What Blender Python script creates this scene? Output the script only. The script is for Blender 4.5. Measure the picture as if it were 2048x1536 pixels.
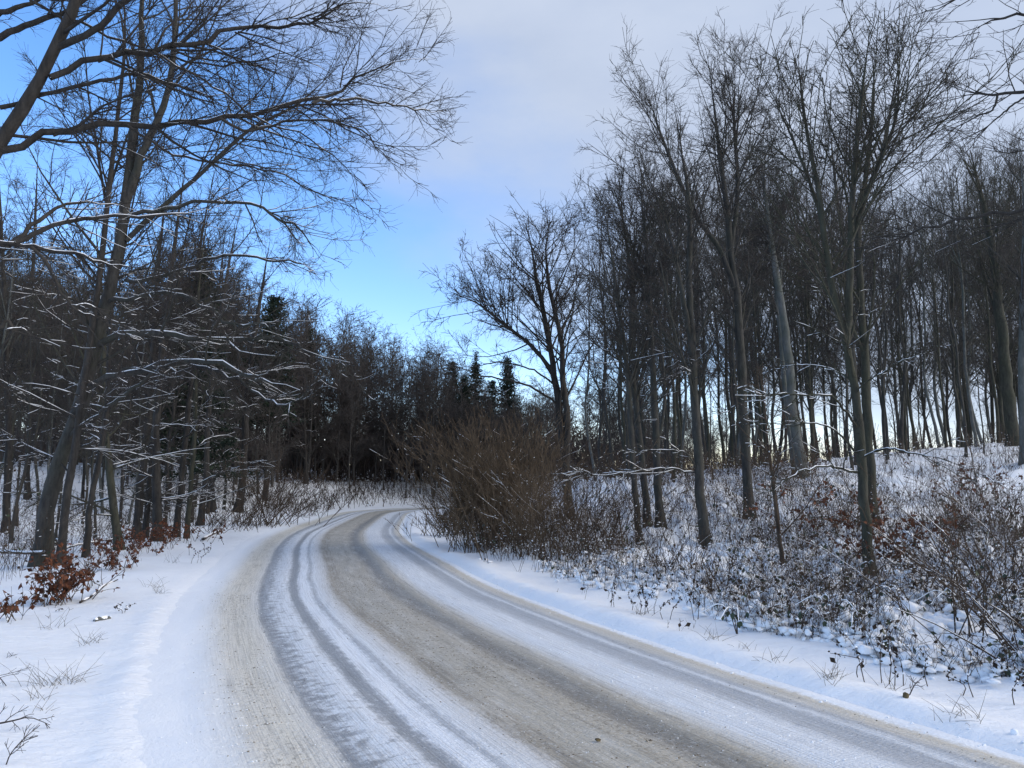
import bpy, math, time
import numpy as np
from math import radians, sin, cos, pi
T0 = time.time()
for o in list(bpy.data.objects): bpy.data.objects.remove(o)
SC = bpy.context.scene
COL = SC.collection
# ------------------------------------------------------------------ camera
PITCH = radians(7.5); FPX = 1539.0; EYE = 1.7
cam = bpy.data.cameras.new("camera"); cam.sensor_width = 36; cam.lens = 36 * FPX / 2048
cam.clip_start = 0.05; cam.clip_end = 3000
co = bpy.data.objects.new("camera", cam); COL.objects.link(co)
co.location = (0, 0, EYE); co.rotation_euler = (radians(90) + PITCH, 0, 0)
SC.camera = co
# ------------------------------------------------------------------ sky and sun
SUN_EL, SUN_AZ = radians(27), radians(100)      # azimuth clockwise from the viewing direction
W = bpy.data.worlds.new("World"); SC.world = W; W.use_nodes = True
nt = W.node_tree; nt.nodes.clear()
def N(nt, t, **k):
    n = nt.nodes.new(t)
    for a, b in k.items():
        if a.startswith('i_'): n.inputs[a[2:].replace('_', ' ')].default_value = b
        else: setattr(n, a, b)
    return n
def math_(nt, op, a, b=None, c=None, clamp=False):
    n = nt.nodes.new('ShaderNodeMath'); n.operation = op; n.use_clamp = clamp
    for i, v in enumerate((a, b, c)):
        if v is None: continue
        if isinstance(v, (int, float)): n.inputs[i].default_value = v
        else: nt.links.new(v, n.inputs[i])
    return n.outputs[0]
def mixc(nt, fac, a, b, mode='MIX'):
    n = nt.nodes.new('ShaderNodeMix'); n.data_type = 'RGBA'; n.blend_type = mode
    for s, v in ((n.inputs[0], fac), (n.inputs[6], a), (n.inputs[7], b)):
        if isinstance(v, (int, float)): s.default_value = v
        elif isinstance(v, tuple): s.default_value = v if len(v) == 4 else (*v, 1)
        else: nt.links.new(v, s)
    return n.outputs[2]
def ramp(nt, fac, stops, interp='LINEAR'):
    n = nt.nodes.new('ShaderNodeValToRGB'); cr = n.color_ramp; cr.interpolation = interp
    while len(cr.elements) < len(stops): cr.elements.new(0.5)
    for e, (p, c) in zip(cr.elements, stops):
        e.position = p; e.color = c if isinstance(c, tuple) and len(c) == 4 else ((*c, 1) if isinstance(c, tuple) else (c, c, c, 1))
    nt.links.new(fac, n.inputs[0]); return n.outputs[0]
sky = N(nt, 'ShaderNodeTexSky', sky_type='NISHITA', sun_disc=False, sun_elevation=SUN_EL, sun_rotation=SUN_AZ,
        altitude=300, air_density=1.0, dust_density=0.25, ozone_density=2.0)
bg = N(nt, 'ShaderNodeBackground', i_Strength=0.13)
outw = N(nt, 'ShaderNodeOutputWorld')
tc = N(nt, 'ShaderNodeTexCoord')
sep = N(nt, 'ShaderNodeSeparateXYZ'); nt.links.new(tc.outputs['Generated'], sep.inputs[0])
mp = N(nt, 'ShaderNodeMapping'); mp.inputs['Scale'].default_value = (1, 1, 2.2); nt.links.new(tc.outputs['Generated'], mp.inputs[0])
n1 = N(nt, 'ShaderNodeTexNoise', i_Scale=1.6, i_Detail=5.0, i_Roughness=0.5); nt.links.new(mp.outputs[0], n1.inputs['Vector'])
n2 = N(nt, 'ShaderNodeTexNoise', i_Scale=4.5, i_Detail=6.0, i_Roughness=0.55); nt.links.new(mp.outputs[0], n2.inputs['Vector'])
f = math_(nt, 'MULTIPLY_ADD', sep.outputs[2], 1.4, math_(nt, 'MULTIPLY', sep.outputs[0], 1.1))
f = math_(nt, 'SUBTRACT', f, 0.53)
f = math_(nt, 'ADD', f, math_(nt, 'MULTIPLY', math_(nt, 'SUBTRACT', n1.outputs[0], 0.5), 0.75))
f = math_(nt, 'ADD', f, math_(nt, 'MULTIPLY', math_(nt, 'SUBTRACT', n2.outputs[0], 0.5), 0.22))
cm = N(nt, 'ShaderNodeMapRange', interpolation_type='SMOOTHSTEP'); nt.links.new(f, cm.inputs[0])
cm.inputs[1].default_value = -0.22; cm.inputs[2].default_value = 0.22; cm.inputs[3].default_value = 0.0; cm.inputs[4].default_value = 0.93
hs = N(nt, 'ShaderNodeHueSaturation', i_Saturation=1.24, i_Value=1.0); nt.links.new(sky.outputs[0], hs.inputs['Color'])
cc = mixc(nt, ramp(nt, n2.outputs[0], [(.3, 0.), (.7, 1.)]), (1.58, 1.82, 2.30), (1.86, 2.08, 2.50))
skyb = mixc(nt, 1.0, hs.outputs[0], (1.04, .92, .98), 'MULTIPLY')
skyc = mixc(nt, cm.outputs[0], skyb, cc)
nt.links.new(skyc, bg.inputs[0]); nt.links.new(bg.outputs[0], outw.inputs[0])
sl = bpy.data.lights.new("sun", 'SUN'); sl.energy = 1.1; sl.angle = radians(40); sl.color = (1, 0.93, 0.84)
so = bpy.data.objects.new("sun", sl); COL.objects.link(so)
from mathutils import Vector
sd = Vector((sin(SUN_AZ) * cos(SUN_EL), cos(SUN_AZ) * cos(SUN_EL), sin(SUN_EL)))
so.rotation_euler = sd.to_track_quat('Z', 'Y').to_euler(); so.location = (30, 30, 60)
SC.view_settings.view_transform = 'Standard'; SC.view_settings.look = 'None'
SC.view_settings.gamma = 1; SC.view_settings.exposure = 1.38; SC.view_settings.use_curve_mapping = False
SC.render.engine = 'CYCLES'
SC.cycles.max_bounces = 6; SC.cycles.diffuse_bounces = 3; SC.cycles.glossy_bounces = 2; SC.cycles.transmission_bounces = 2
# ------------------------------------------------------------------ helpers
rng = np.random.default_rng(11)
def raydir(px, py):
    x = (px - 1024) / FPX; u = (768 - py) / FPX
    return np.array([x, cos(PITCH) - u * sin(PITCH), sin(PITCH) + u * cos(PITCH)])
def at(px, py, Y):
    d = raydir(px, py); return np.array([0, 0, EYE]) + d * (Y / d[1])
def catmull(P, n):
    P = np.asarray(P, float)
    if len(P) < 3:
        t = np.linspace(0, 1, n)[:, None]; return P[0] * (1 - t) + P[-1] * t
    Q = np.vstack([2 * P[0] - P[1], P, 2 * P[-1] - P[-2]])
    seg = np.linalg.norm(np.diff(P[:, :3], axis=0), axis=1); cum = np.r_[0, np.cumsum(seg)]
    t = np.linspace(0, cum[-1], n); i = np.clip(np.searchsorted(cum, t, 'right') - 1, 0, len(P) - 2)
    u = ((t - cum[i]) / seg[i])[:, None]
    a, b, c, d = Q[i], Q[i + 1], Q[i + 2], Q[i + 3]
    return 0.5 * (2 * b + (c - a) * u + (2 * a - 5 * b + 4 * c - d) * u**2 + (3 * b - a - 3 * c + d) * u**3)
def _h(ix, iy, s):
    n = (ix * 374761393 + iy * 668265263 + s * 1442695041) & 0x7fffffff
    n = ((n ^ (n >> 13)) * 1274126177) & 0x7fffffff
    return ((n ^ (n >> 16)) & 0xffff) / 65535.0
def vn(x, y, s=0):
    x = np.asarray(x, float); y = np.asarray(y, float)
    ix = np.floor(x).astype(np.int64); iy = np.floor(y).astype(np.int64); fx = x - ix; fy = y - iy
    fx = fx * fx * (3 - 2 * fx); fy = fy * fy * (3 - 2 * fy)
    return (_h(ix, iy, s) * (1 - fx) + _h(ix + 1, iy, s) * fx) * (1 - fy) + (_h(ix, iy + 1, s) * (1 - fx) + _h(ix + 1, iy + 1, s) * fx) * fy
def sst(a, b, x):
    t = np.clip((x - a) / (b - a), 0, 1); return t * t * (3 - 2 * t)
class MB:
    def __init__(s): s.v = []; s.q = []; s.t = []; s.qm = []; s.tm = []; s.n = 0
    def quads(s, v, q, m=0):
        s.v.append(v); s.q.append(q + s.n); s.qm.append(np.full(len(q), m)); s.n += len(v)
    def tris(s, v, t, m=0):
        s.v.append(v); s.t.append(t + s.n); s.tm.append(np.full(len(t), m)); s.n += len(v)
    def ntri(s): return sum(len(a) * 2 for a in s.q) + sum(len(a) for a in s.t)
    def mesh(s, name, mats, off=None, smooth=True):
        me = bpy.data.meshes.new(name)
        V = np.concatenate(s.v).astype(np.float32)
        if off is not None: V = V - np.asarray(off, np.float32)
        q = np.concatenate(s.q) if s.q else np.zeros((0, 4), int); t = np.concatenate(s.t) if s.t else np.zeros((0, 3), int)
        me.vertices.add(len(V)); me.vertices.foreach_set('co', V.ravel())
        me.loops.add(q.size + t.size); me.loops.foreach_set('vertex_index', np.r_[q.ravel(), t.ravel()].astype(np.int32))
        me.polygons.add(len(q) + len(t))
        ls = np.r_[np.arange(len(q)) * 4, q.size + np.arange(len(t)) * 3].astype(np.int32)
        me.polygons.foreach_set('loop_start', ls)
        me.polygons.foreach_set('material_index', np.concatenate([np.zeros(0)] + s.qm + s.tm).astype(np.int32))
        me.polygons.foreach_set('use_smooth', np.full(len(ls), smooth))
        for m in mats: me.materials.append(m)
        me.update(calc_edges=True); me.validate(); return me
TOTAL = [0]
def tubes(mb, P, R, S, m=0, squash=None):
    """P [N,K,3], R [N,K]: N round tubes"""
    P = np.asarray(P, float); R = np.asarray(R, float)
    if P.ndim == 2: P = P[None]; R = R[None]
    Nn, K = R.shape
    T = np.empty_like(P); T[:, 1:-1] = P[:, 2:] - P[:, :-2]; T[:, 0] = P[:, 1] - P[:, 0]; T[:, -1] = P[:, -1] - P[:, -2]
    T /= np.linalg.norm(T, axis=2, keepdims=True) + 1e-9
    ref = np.where(np.abs(T[:, :1, 2:3]) > 0.8, np.array([[[1., .13, 0]]]), np.array([[[.05, .1, 1.]]]))
    U = np.cross(T, np.broadcast_to(ref, T.shape)); U /= np.linalg.norm(U, axis=2, keepdims=True) + 1e-9
    Vv = np.cross(T, U)
    a = np.arange(S) / S * 2 * pi
    off = (np.cos(a)[None, None, :, None] * U[:, :, None] + np.sin(a)[None, None, :, None] * Vv[:, :, None]) * R[:, :, None, None]
    if squash is not None: off[..., 2] *= squash
    V = (P[:, :, None] + off).reshape(-1, 3)
    base = (np.arange(Nn)[:, None, None] * K + np.arange(K - 1)[None, :, None]) * S
    j = np.arange(S)[None, None, :]; j2 = (j + 1) % S
    q = np.stack([base + j, base + j2, base + S + j2, base + S + j], -1).reshape(-1, 4)
    mb.quads(V, q, m)
def tangents(P):
    T = np.empty_like(P); T[:, 1:-1] = P[:, 2:] - P[:, :-2]; T[:, 0] = P[:, 1] - P[:, 0]; T[:, -1] = P[:, -1] - P[:, -2]
    return T / (np.linalg.norm(T, axis=2, keepdims=True) + 1e-9)
def plen(P): return np.linalg.norm(np.diff(P, axis=1), axis=2).sum(1)
def grow(rg, P, R, dens=None, n=None, t0=0.2, t1=0.97, lr=0.4, L=None, c=0.5, ang=(35, 60), up=0.03, wob=0.18, flat=0.5,
         rr=0.55, tip=0.0025, K=4, cap=None, minlen=0.05, lmax=99, side=None):
    Nn, Kp, _ = P.shape; PL = plen(P)
    if n is not None: cnt = np.full(Nn, n)
    else:
        e = PL * dens * (t1 - t0) * rg.uniform(.8, 1.2, Nn); cnt = np.floor(e + rg.random(Nn)).astype(int)
    idx = np.repeat(np.arange(Nn), cnt)
    if cap and len(idx) > cap: idx = np.sort(rg.choice(idx, cap, replace=False))
    M = len(idx)
    if M == 0: return np.zeros((0, K, 3)), np.zeros((0, K))
    t = rg.uniform(t0, t1, M); x = t * (Kp - 1); i = np.minimum(x.astype(int), Kp - 2); u = (x - i)[:, None]
    s = P[idx, i] * (1 - u) + P[idx, i + 1] * u
    T = tangents(P)[idx, i]; r = R[idx, i] * (1 - u[:, 0]) + R[idx, i + 1] * u[:, 0]
    ln = (L if L is not None else lr * PL[idx]) * (1 - c * (t - t0) / (t1 - t0 + 1e-9)) * rg.uniform(.55, 1.15, M)
    ln = np.clip(ln, minlen, lmax)
    v = rg.normal(size=(M, 3)); v[:, 2] *= flat
    if side is not None: v = v * 0.6 + np.asarray(side)
    v -= (v * T).sum(1, keepdims=True) * T; v /= np.linalg.norm(v, axis=1, keepdims=True) + 1e-9
    a = np.radians(rg.uniform(ang[0], ang[1], M))[:, None]
    d = np.cos(a) * T + np.sin(a) * v
    r0 = np.minimum(r * rr, 0.003 + 0.0095 * ln); r0 = np.maximum(r0, tip * 1.3)
    Pn = np.empty((M, K, 3)); Pn[:, 0] = s; st = (ln / (K - 1))[:, None]
    for k in range(1, K):
        d = d + rg.normal(size=(M, 3)) * wob + np.array([0, 0, up]); d /= np.linalg.norm(d, axis=1, keepdims=True)
        Pn[:, k] = Pn[:, k - 1] + d * st
    kk = np.linspace(0, 1, K)[None]
    Rn = r0[:, None] * (1 - kk) + np.minimum(tip, r0 * .8)[:, None] * kk
    return Pn, Rn
def snowcaps(mb, rg, P, R, m=0, cover=0.75, maxz=0.72, extra=0.004, S=4, thick=0.75, zmax=None):
    """snow lying along the upper side of branches"""
    if len(P) == 0: return
    T = tangents(P); hz = np.abs(T[:, :, 2])
    w = np.clip((maxz - hz) / 0.25, 0, 1)
    nz = rg.random((len(P), 1)) * .5 + rg.random(R.shape) * .5
    w = w * np.clip((cover - nz) * 5 + .4, 0, 1)
    if zmax is not None: w = w * np.clip((zmax - P[:, :, 2]) / 1.5, 0, 1)
    w[:, 0] *= .6
    keep = w.max(1) > 0.15
    P, R, w = P[keep], R[keep], w[keep]
    if len(P) == 0: return
    rs = (R * thick + extra) * w; C = P.copy(); C[:, :, 2] += R * 0.62 + extra * .3 - (1 - w) * R * .8
    rs = rs * rg.uniform(.8, 1.2, rs.shape)
    tubes(mb, C, rs, S, m)
def empty(name, loc):
    o = bpy.data.objects.new(name, None); o.empty_display_size = .2; COL.objects.link(o); o.location = [float(a) for a in loc]; return o
def tag(o, label=None, cat=None, group=None, kind=None):
    if label: o['label'] = label
    if cat: o['category'] = cat
    if group: o['group'] = group
    if kind: o['kind'] = kind
    return o
def obj(name, me, parent=None, loc=None):
    o = bpy.data.objects.new(name, me); COL.objects.link(o)
    if parent is not None: o.parent = parent
    if name in ('snow_cover', 'leaves', 'seed_heads', 'stems'): o['kind'] = 'stuff'
    if loc is not None: o.location = [float(a) for a in loc]
    TOTAL[0] += len(me.loop_triangles) if False else len(me.polygons) * 2
    return o
# ------------------------------------------------------------------ materials
def newmat(name):
    m = bpy.data.materials.new(name); m.use_nodes = True; nt = m.node_tree; nt.nodes.clear()
    b = nt.nodes.new('ShaderNodeBsdfPrincipled'); o = nt.nodes.new('ShaderNodeOutputMaterial'); nt.links.new(b.outputs[0], o.inputs[0])
    return m, nt, b
def noise(nt, vec, scale, detail=4, rough=.55, dist=0):
    n = N(nt, 'ShaderNodeTexNoise', i_Scale=scale, i_Detail=float(detail), i_Roughness=rough, i_Distortion=dist)
    if vec is not None: nt.links.new(vec, n.inputs['Vector'])
    return n.outputs[0]
def mapping(nt, vec, sc):
    m = N(nt, 'ShaderNodeMapping'); m.inputs['Scale'].default_value = sc; nt.links.new(vec, m.inputs[0]); return m.outputs[0]
def bump(nt, b, h, dist, strength=1.0, prev=None):
    n = N(nt, 'ShaderNodeBump', i_Distance=dist, i_Strength=strength); nt.links.new(h, n.inputs['Height'])
    if prev is not None: nt.links.new(prev, n.inputs['Normal'])
    nt.links.new(n.outputs[0], b.inputs['Normal']); return n.outputs[0]
def bark(name, dark, light, green=None, streak=True, gfac=.5):
    m, nt, b = newmat(name)
    tc = N(nt, 'ShaderNodeTexCoord'); ob = tc.outputs['Object']
    v = mapping(nt, ob, (6, 6, 1.6)); n = noise(nt, v, 2.2, 6, .65)
    col = ramp(nt, n, [(.3, dark), (.7, light)])
    if green:
        g = ramp(nt, noise(nt, ob, 1.1, 4, .6), [(.42, 0.), (.62, gfac)])
        col = mixc(nt, g, col, green)
    n3 = noise(nt, mapping(nt, ob, (3, 3, 14)), 3, 3, .6)
    col = mixc(nt, ramp(nt, n3, [(.62, 0.), (.72, .45)]), col, tuple(a * .45 for a in dark))
    nt.links.new(col, b.inputs['Base Color']); b.inputs['Roughness'].default_value = .85; b.inputs['Specular IOR Level'].default_value = .2
    h = noise(nt, mapping(nt, ob, (14, 14, 4)), 3, 6, .7)
    bump(nt, b, h, .02, .7)
    return m
M_BARK = bark('beech_bark', (.023, .022, .021), (.074, .070, .064), (.042, .048, .030), gfac=.35)
M_BARKG = bark('mossy_bark', (.023, .022, .018), (.070, .069, .053), (.040, .044, .026), gfac=.5)
M_BARKL = bark('pale_grey_bark', (.070, .074, .070), (.15, .155, .15), (.06, .07, .052), gfac=.6)
M_BARKD = bark('dark_bark', (.018, .017, .016), (.058, .053, .048))
def plain(name, c1, c2, scale=3, rough=.8, spec=.2):
    m, nt, b = newmat(name); tc = N(nt, 'ShaderNodeTexCoord')
    nt.links.new(ramp(nt, noise(nt, tc.outputs['Object'], scale, 3), [(.35, c1), (.65, c2)]), b.inputs['Base Color'])
    b.inputs['Roughness'].default_value = rough; b.inputs['Specular IOR Level'].default_value = spec; return m
M_TWIG = plain('twig', (.026, .021, .020), (.060, .049, .045), 1.2)
M_TWIGB = plain('brown_stem', (.032, .023, .017), (.082, .058, .040), 2)
M_HAZEL = plain('hazel_stem', (.062, .045, .030), (.150, .108, .070), 3.5)
M_BARKF = bark('hazed_far_bark', (.038, .035, .032), (.092, .085, .077))  # bark of the far beeches, distance haze painted in as a lighter colour
M_TWIGF = plain('hazed_far_twig', (.045, .036, .033), (.095, .077, .069), 1.0)  # far twigs and underwood, lightened in colour to stand in for haze
M_STRAW = plain('dry_grass', (.07, .06, .04), (.15, .125, .085), 5)
M_LEAFR = plain('brown_beech_leaf', (.065, .022, .012), (.155, .058, .028), 6, .6)
M_LEAFG = plain('dark_green_leaf', (.012, .022, .010), (.032, .050, .020), 5, .45, .4)
M_LEAFD = plain('withered_leaf', (.020, .014, .010), (.055, .036, .024), 5)
M_NEEDLE = plain('pine_needles', (.010, .018, .013), (.028, .042, .026), 1.0)
m, nt, b = newmat('snow'); M_SNOW = m
tc = N(nt, 'ShaderNodeTexCoord'); g = N(nt, 'ShaderNodeNewGeometry'); pos = g.outputs['Position']
nt.links.new(ramp(nt, noise(nt, pos, .8, 5), [(.3, (.83, .845, .875)), (.7, (.89, .90, .92))]), b.inputs['Base Color'])
b.inputs['Roughness'].default_value = .55; b.inputs['Specular IOR Level'].default_value = .25
p1 = bump(nt, b, noise(nt, pos, 35, 5, .7), .012, .5)
# ground snow: wind ripples, clods, leaf litter specks
m, nt, b = newmat('snow_ground'); M_GROUND = m
g = N(nt, 'ShaderNodeNewGeometry'); pos = g.outputs['Position']
base = ramp(nt, noise(nt, pos, .5, 5), [(.3, (.83, .845, .875)), (.7, (.89, .90, .92))])
lit = math_(nt, 'MULTIPLY', ramp(nt, noise(nt, pos, 9, 6, .75), [(.66, 0.), (.70, .8)]), ramp(nt, noise(nt, pos, .35, 3), [(.45, 0.), (.62, 1.)]))
at_ = N(nt, 'ShaderNodeAttribute', attribute_name='litter')
lit = math_(nt, 'MULTIPLY', lit, at_.outputs['Fac'])
base = mixc(nt, lit, base, (.09, .065, .045))
nt.links.new(base, b.inputs['Base Color']); b.inputs['Roughness'].default_value = .6; b.inputs['Specular IOR Level'].default_value = .2
h1 = noise(nt, mapping(nt, pos, (2.2, 7, 4)), 1.0, 5, .6, .6)
pv = bump(nt, b, h1, .06, .5)
pv = bump(nt, b, noise(nt, pos, 5, 4, .6), .03, .5, pv)
pv = bump(nt, b, noise(nt, pos, 26, 6, .75), .018, .6, pv)
def leaves(mb, rg, C, size, m=0, droop=.5):
    """small folded leaves, four triangles each"""
    n = len(C); sz = (size * rg.uniform(.6, 1.3, n))[:, None]
    a = rg.normal(size=(n, 3)); a[:, 2] -= droop; a /= np.linalg.norm(a, axis=1, keepdims=True)
    b_ = np.cross(a, rg.normal(size=(n, 3))); b_ /= np.linalg.norm(b_, axis=1, keepdims=True); c_ = np.cross(a, b_)
    V = np.stack([C, C + a * sz * .5 + b_ * sz * .33 + c_ * sz * .12, C + a * sz, C + a * sz * .5 - b_ * sz * .33 + c_ * sz * .12, C + a * sz * .5 - c_ * sz * .04], 1).reshape(-1, 3)
    i = np.arange(n)[:, None] * 5
    F = np.concatenate([i + np.array([[0, 1, 4]]), i + np.array([[1, 2, 4]]), i + np.array([[2, 3, 4]]), i + np.array([[3, 0, 4]])])
    mb.tris(V, F, m)
# icosphere templates
def ico(sub):
    import bmesh
    bm = bmesh.new(); bmesh.ops.create_icosphere(bm, subdivisions=sub, radius=1)
    v = np.array([x.co[:] for x in bm.verts]); f = np.array([[y.index for y in x.verts] for x in bm.faces]); bm.free(); return v, f
ICO = {1: ico(1), 2: ico(2), 3: ico(3)}
OCT = (np.array([[1, 0, 0], [0, 1, 0], [-1, 0, 0], [0, -1, 0], [0, 0, 1.], [0, 0, -.6]]), np.array([[0, 1, 4], [1, 2, 4], [2, 3, 4], [3, 0, 4], [1, 0, 5], [2, 1, 5], [3, 2, 5], [0, 3, 5]]))
def blobs(mb, rg, C, size, m=0, sub=1, flat=.55, rough=.3):
    v, f = OCT if sub == 0 else ICO[sub]
    n = len(C)
    if n == 0: return
    s = np.asarray(size).reshape(-1, 1, 1) * rg.uniform(.5, 1.5, (n, 1, 3)) * np.array([1, 1, flat])
    V = v[None] * s; V[..., 2] += V[..., 0] * rg.uniform(-.45, .45, (n, 1)); a = rg.uniform(0, 2 * pi, n); ca, sa = np.cos(a)[:, None], np.sin(a)[:, None]
    V = np.stack([V[..., 0] * ca - V[..., 1] * sa, V[..., 0] * sa + V[..., 1] * ca, V[..., 2]], -1)
    V *= 1 + rough * (rg.random((n, len(v), 1)) - .5) * 2
    V += C[:, None]
    F = (np.arange(n)[:, None, None] * len(v) + f[None]).reshape(-1, 3)
    mb.tris(V.reshape(-1, 3), F, m)
# ------------------------------------------------------------------ road line and terrain
RE = np.array([(15, -16), (10, -8), (6.6, -2), (4.6, 1.8), (3.1, 5.0), (2.7, 5.9), (2.1, 7.05), (1.25, 9.0), (-.15, 12.6), (-.75, 14.6), (-1.6, 17.8), (-2.5, 21.1), (-3.2, 24.0),
               (-4.25, 29.3), (-5.3, 37.8), (-6.2, 46), (-6.3, 50.5), (-5.2, 55), (-2.2, 59.3), (3, 63), (11, 66.8), (25, 71), (45, 76), (80, 84)], float)
RE3 = catmull(np.c_[RE, np.zeros(len(RE))], 900)[:, :2]
k = np.hanning(31); k /= k.sum()
RS = np.stack([np.convolve(np.pad(RE3[:, i], 15, mode='edge'), k, 'valid') for i in (0, 1)], 1)[8:-8]
RT = np.gradient(RS, axis=0); RT /= np.linalg.norm(RT, axis=1, keepdims=True)
RN = np.stack([-RT[:, 1], RT[:, 0]], 1)          # to the left of travel
def sdist(x, y):
    """metres to the left of the road's right edge (negative = right of it)"""
    x = np.atleast_1d(np.asarray(x, float)); y = np.atleast_1d(np.asarray(y, float)); out = np.empty(x.size); fx = x.ravel(); fy = y.ravel()
    for a in range(0, x.size, 20000):
        dx = fx[a:a + 20000, None] - RS[None, ::3, 0]; dy = fy[a:a + 20000, None] - RS[None, ::3, 1]
        j = np.argmin(dx * dx + dy * dy, 1); j3 = j * 3; r = np.arange(len(j))
        ddx = dx[r, j]; ddy = dy[r, j]
        lat = ddx * RN[j3, 0] + ddy * RN[j3, 1]
        d = np.hypot(ddx, ddy)
        out[a:a + 20000] = np.where(d < 3, lat, np.sign(lat) * d)
    return out.reshape(x.shape)
def terrain(x, y, detail=True, s=None):
    x = np.asarray(x, float); y = np.asarray(y, float)
    if s is None: s = sdist(x, y).reshape(x.shape)
    q = -s                                   # distance right of the right edge
    L = s - 4.7                              # distance left of the left edge
    z = np.full(x.shape, 0.0)
    # road bed
    z = z - 0.05 + 0.10 * sst(0.0, .35, q) + .065 * sst(-.35, .35, L)
    # right bank: a low knoll cresting some 35 m ahead
    crest = 1.55 + 1.9 * sst(6, 34, q) + .3 * sst(1.5, 5, q)
    bank = sst(1.0, 9, q) * sst(6, 34, y) * crest * (1 - .75 * sst(37, 66, y))
    bank += .12 * sst(.8, 3.5, q) * sst(40, 10, y)
    z = z + bank * (q > 0)
    # left: level verge, slight dip behind the first trees, then the hillside
    span0 = 13 - 9 * sst(38, 62, y)
    hill = 3.35 * sst(0.5, 22, L - span0 * .2) * sst(16, 55, y) + .9 * sst(2, 8, L) * sst(40, 58, y) * (1 - sst(8, 16, L))
    hill -= .25 * np.exp(-((L - 6.5) / 2.0) ** 2) * (y < 40)
    hill += .006 * np.clip(L - 25, 0, 400)
    z = z + hill * (L > 0)
    z = z + 2.5 * sst(90, 240, np.hypot(x, y)) * (x < 10)
    if detail:
        off = sst(.1, .8, np.maximum(q, L))
        z = z + off * (.10 * (vn(x * .45, y * .45, 3) - .5) + .05 * (vn(x * 1.3, y * 1.3, 4) - .5))
        z = z + sst(1.0, 2.6, q) * (.26 * (vn(x * 2.6, y * 2.6, 5) - .5) + .20 * (vn(x * 5.5, y * 5.5, 6) ** 2 - .3) + .05 * (vn(x * 15, y * 15, 16) - .4) * (y < 16))
        z = z + .05 * np.exp(-((q - .45) / .28) ** 2) * (.5 + vn(x * 3, y * 3, 7))
        z = z + .030 * np.exp(-((L - .35) / .12) ** 2) * (.2 + 1.1 * vn(x * 7, y * 7, 8)) * (L > -.5)
        z = z + sst(.05, .3, np.maximum(q, L)) * .014 * (vn(x * 12, y * 12, 9) - .5)
    return z
def zt(x, y): return float(terrain(np.array([x]), np.array([y]))[0])
def ground(px, py, ymin=4.0, ymax=120):
    d = raydir(px, py); Y = np.linspace(ymin, ymax, 2400)
    X = d[0] / d[1] * Y; Z = EYE + d[2] / d[1] * Y
    zz = terrain(X, Y, detail=False); hit = np.where(Z <= zz)[0]
    i = hit[0] if len(hit) else int(np.argmin(Z - zz))
    return np.array([X[i], Y[i], zt(X[i], Y[i])])
# terrain sheet
def axis(n, lo, hi, c, a):
    bl = np.arcsinh((lo - c) / a); bh = np.arcsinh((hi - c) / a); return c + a * np.sinh(np.linspace(bl, bh, n))
def axis2(lo, a, b_, hi, st, gr):
    def run(L):
        out = []; d = st; x = 0
        while x < L: d *= gr; x += d; out.append(x)
        return np.array(out)
    return np.r_[a - run(a - lo)[::-1], np.arange(a, b_, st), b_ + run(hi - b_)]
xs = axis2(-900, -4.5, 10, 900, .085, 1.065); ys = axis2(-120, 4.4, 12.5, 1500, .085, 1.033)
GX, GY = np.meshgrid(xs, ys); S_ = sdist(GX, GY).reshape(GX.shape); GZ = terrain(GX, GY, True, S_)
mb = MB(); nx, ny = len(xs), len(ys)
i, j = np.meshgrid(np.arange(nx - 1), np.arange(ny - 1)); b0 = (j * nx + i).ravel()
mb.quads(np.stack([GX, GY, GZ], -1).reshape(-1, 3), np.stack([b0, b0 + 1, b0 + nx + 1, b0 + nx], 1))
me = mb.mesh('ground', [M_GROUND])
at0 = me.attributes.new('litter', 'FLOAT', 'POINT')
lv = np.where(S_ < 0, sst(1.2, 3, -S_), sst(8, 14, S_) * .7); at0.data.foreach_set('value', lv.ravel().astype(np.float32))
tag(obj('ground', me), 'snow covered forest floor and verges on both sides of the bend', kind='structure')
# road sheet
S0, S1 = -.55, 5.35
sv = np.linspace(S0, S1, 72); seg = np.r_[0, np.cumsum(np.linalg.norm(np.diff(RS, axis=0), axis=1))]
rows = np.unique(np.r_[np.interp(np.linspace(0, seg[-1], 340), seg, np.arange(len(seg))), np.linspace(*np.interp([18, 34], seg, [0, len(seg)][0] + np.arange(len(seg))), 330)])
ii = rows.astype(int).clip(0, len(RS) - 2); fu = (rows - ii)[:, None]
C = RS[ii] * (1 - fu) + RS[ii + 1] * fu; Nn = RN[ii] * (1 - fu) + RN[ii + 1] * fu; lv_ = seg[ii] * (1 - fu[:, 0]) + seg[ii + 1] * fu[:, 0]
X = C[:, None, 0] + Nn[:, None, 0] * sv[None]; Y = C[:, None, 1] + Nn[:, None, 1] * sv[None]
def prof(s, v):
    z = .012 * np.exp(-((s - .95) / .22) ** 2) + .014 * np.exp(-((s - 2.75) / .2) ** 2) - .012 * np.exp(-((s - 1.56) / .22) ** 2) - .010 * np.exp(-((s - 3.18) / .07) ** 2)
    z += -.010 * np.exp(-((s - 3.66) / .07) ** 2) + .012 * np.exp(-((s - 3.34) / .06) ** 2) + .010 * np.exp(-((s - 4.3) / .2) ** 2) + .006 * np.exp(-((s - .36) / .05) ** 2)
    z += .014 * (vn(s * 9, v * 1.2, 21) - .5) + .010 * (vn(s * 14, v * 9, 22) - .5) * sst(3.9, 4.4, s) + .006 * (vn(s * 16, v * 16, 23) - .5)
    return z
SV, LV = np.meshgrid(sv, lv_)
Z = .006 + prof(SV, LV) - .05 * sst(.12, .5, -SV) - .03 * sst(4.9, 5.3, SV)
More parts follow.
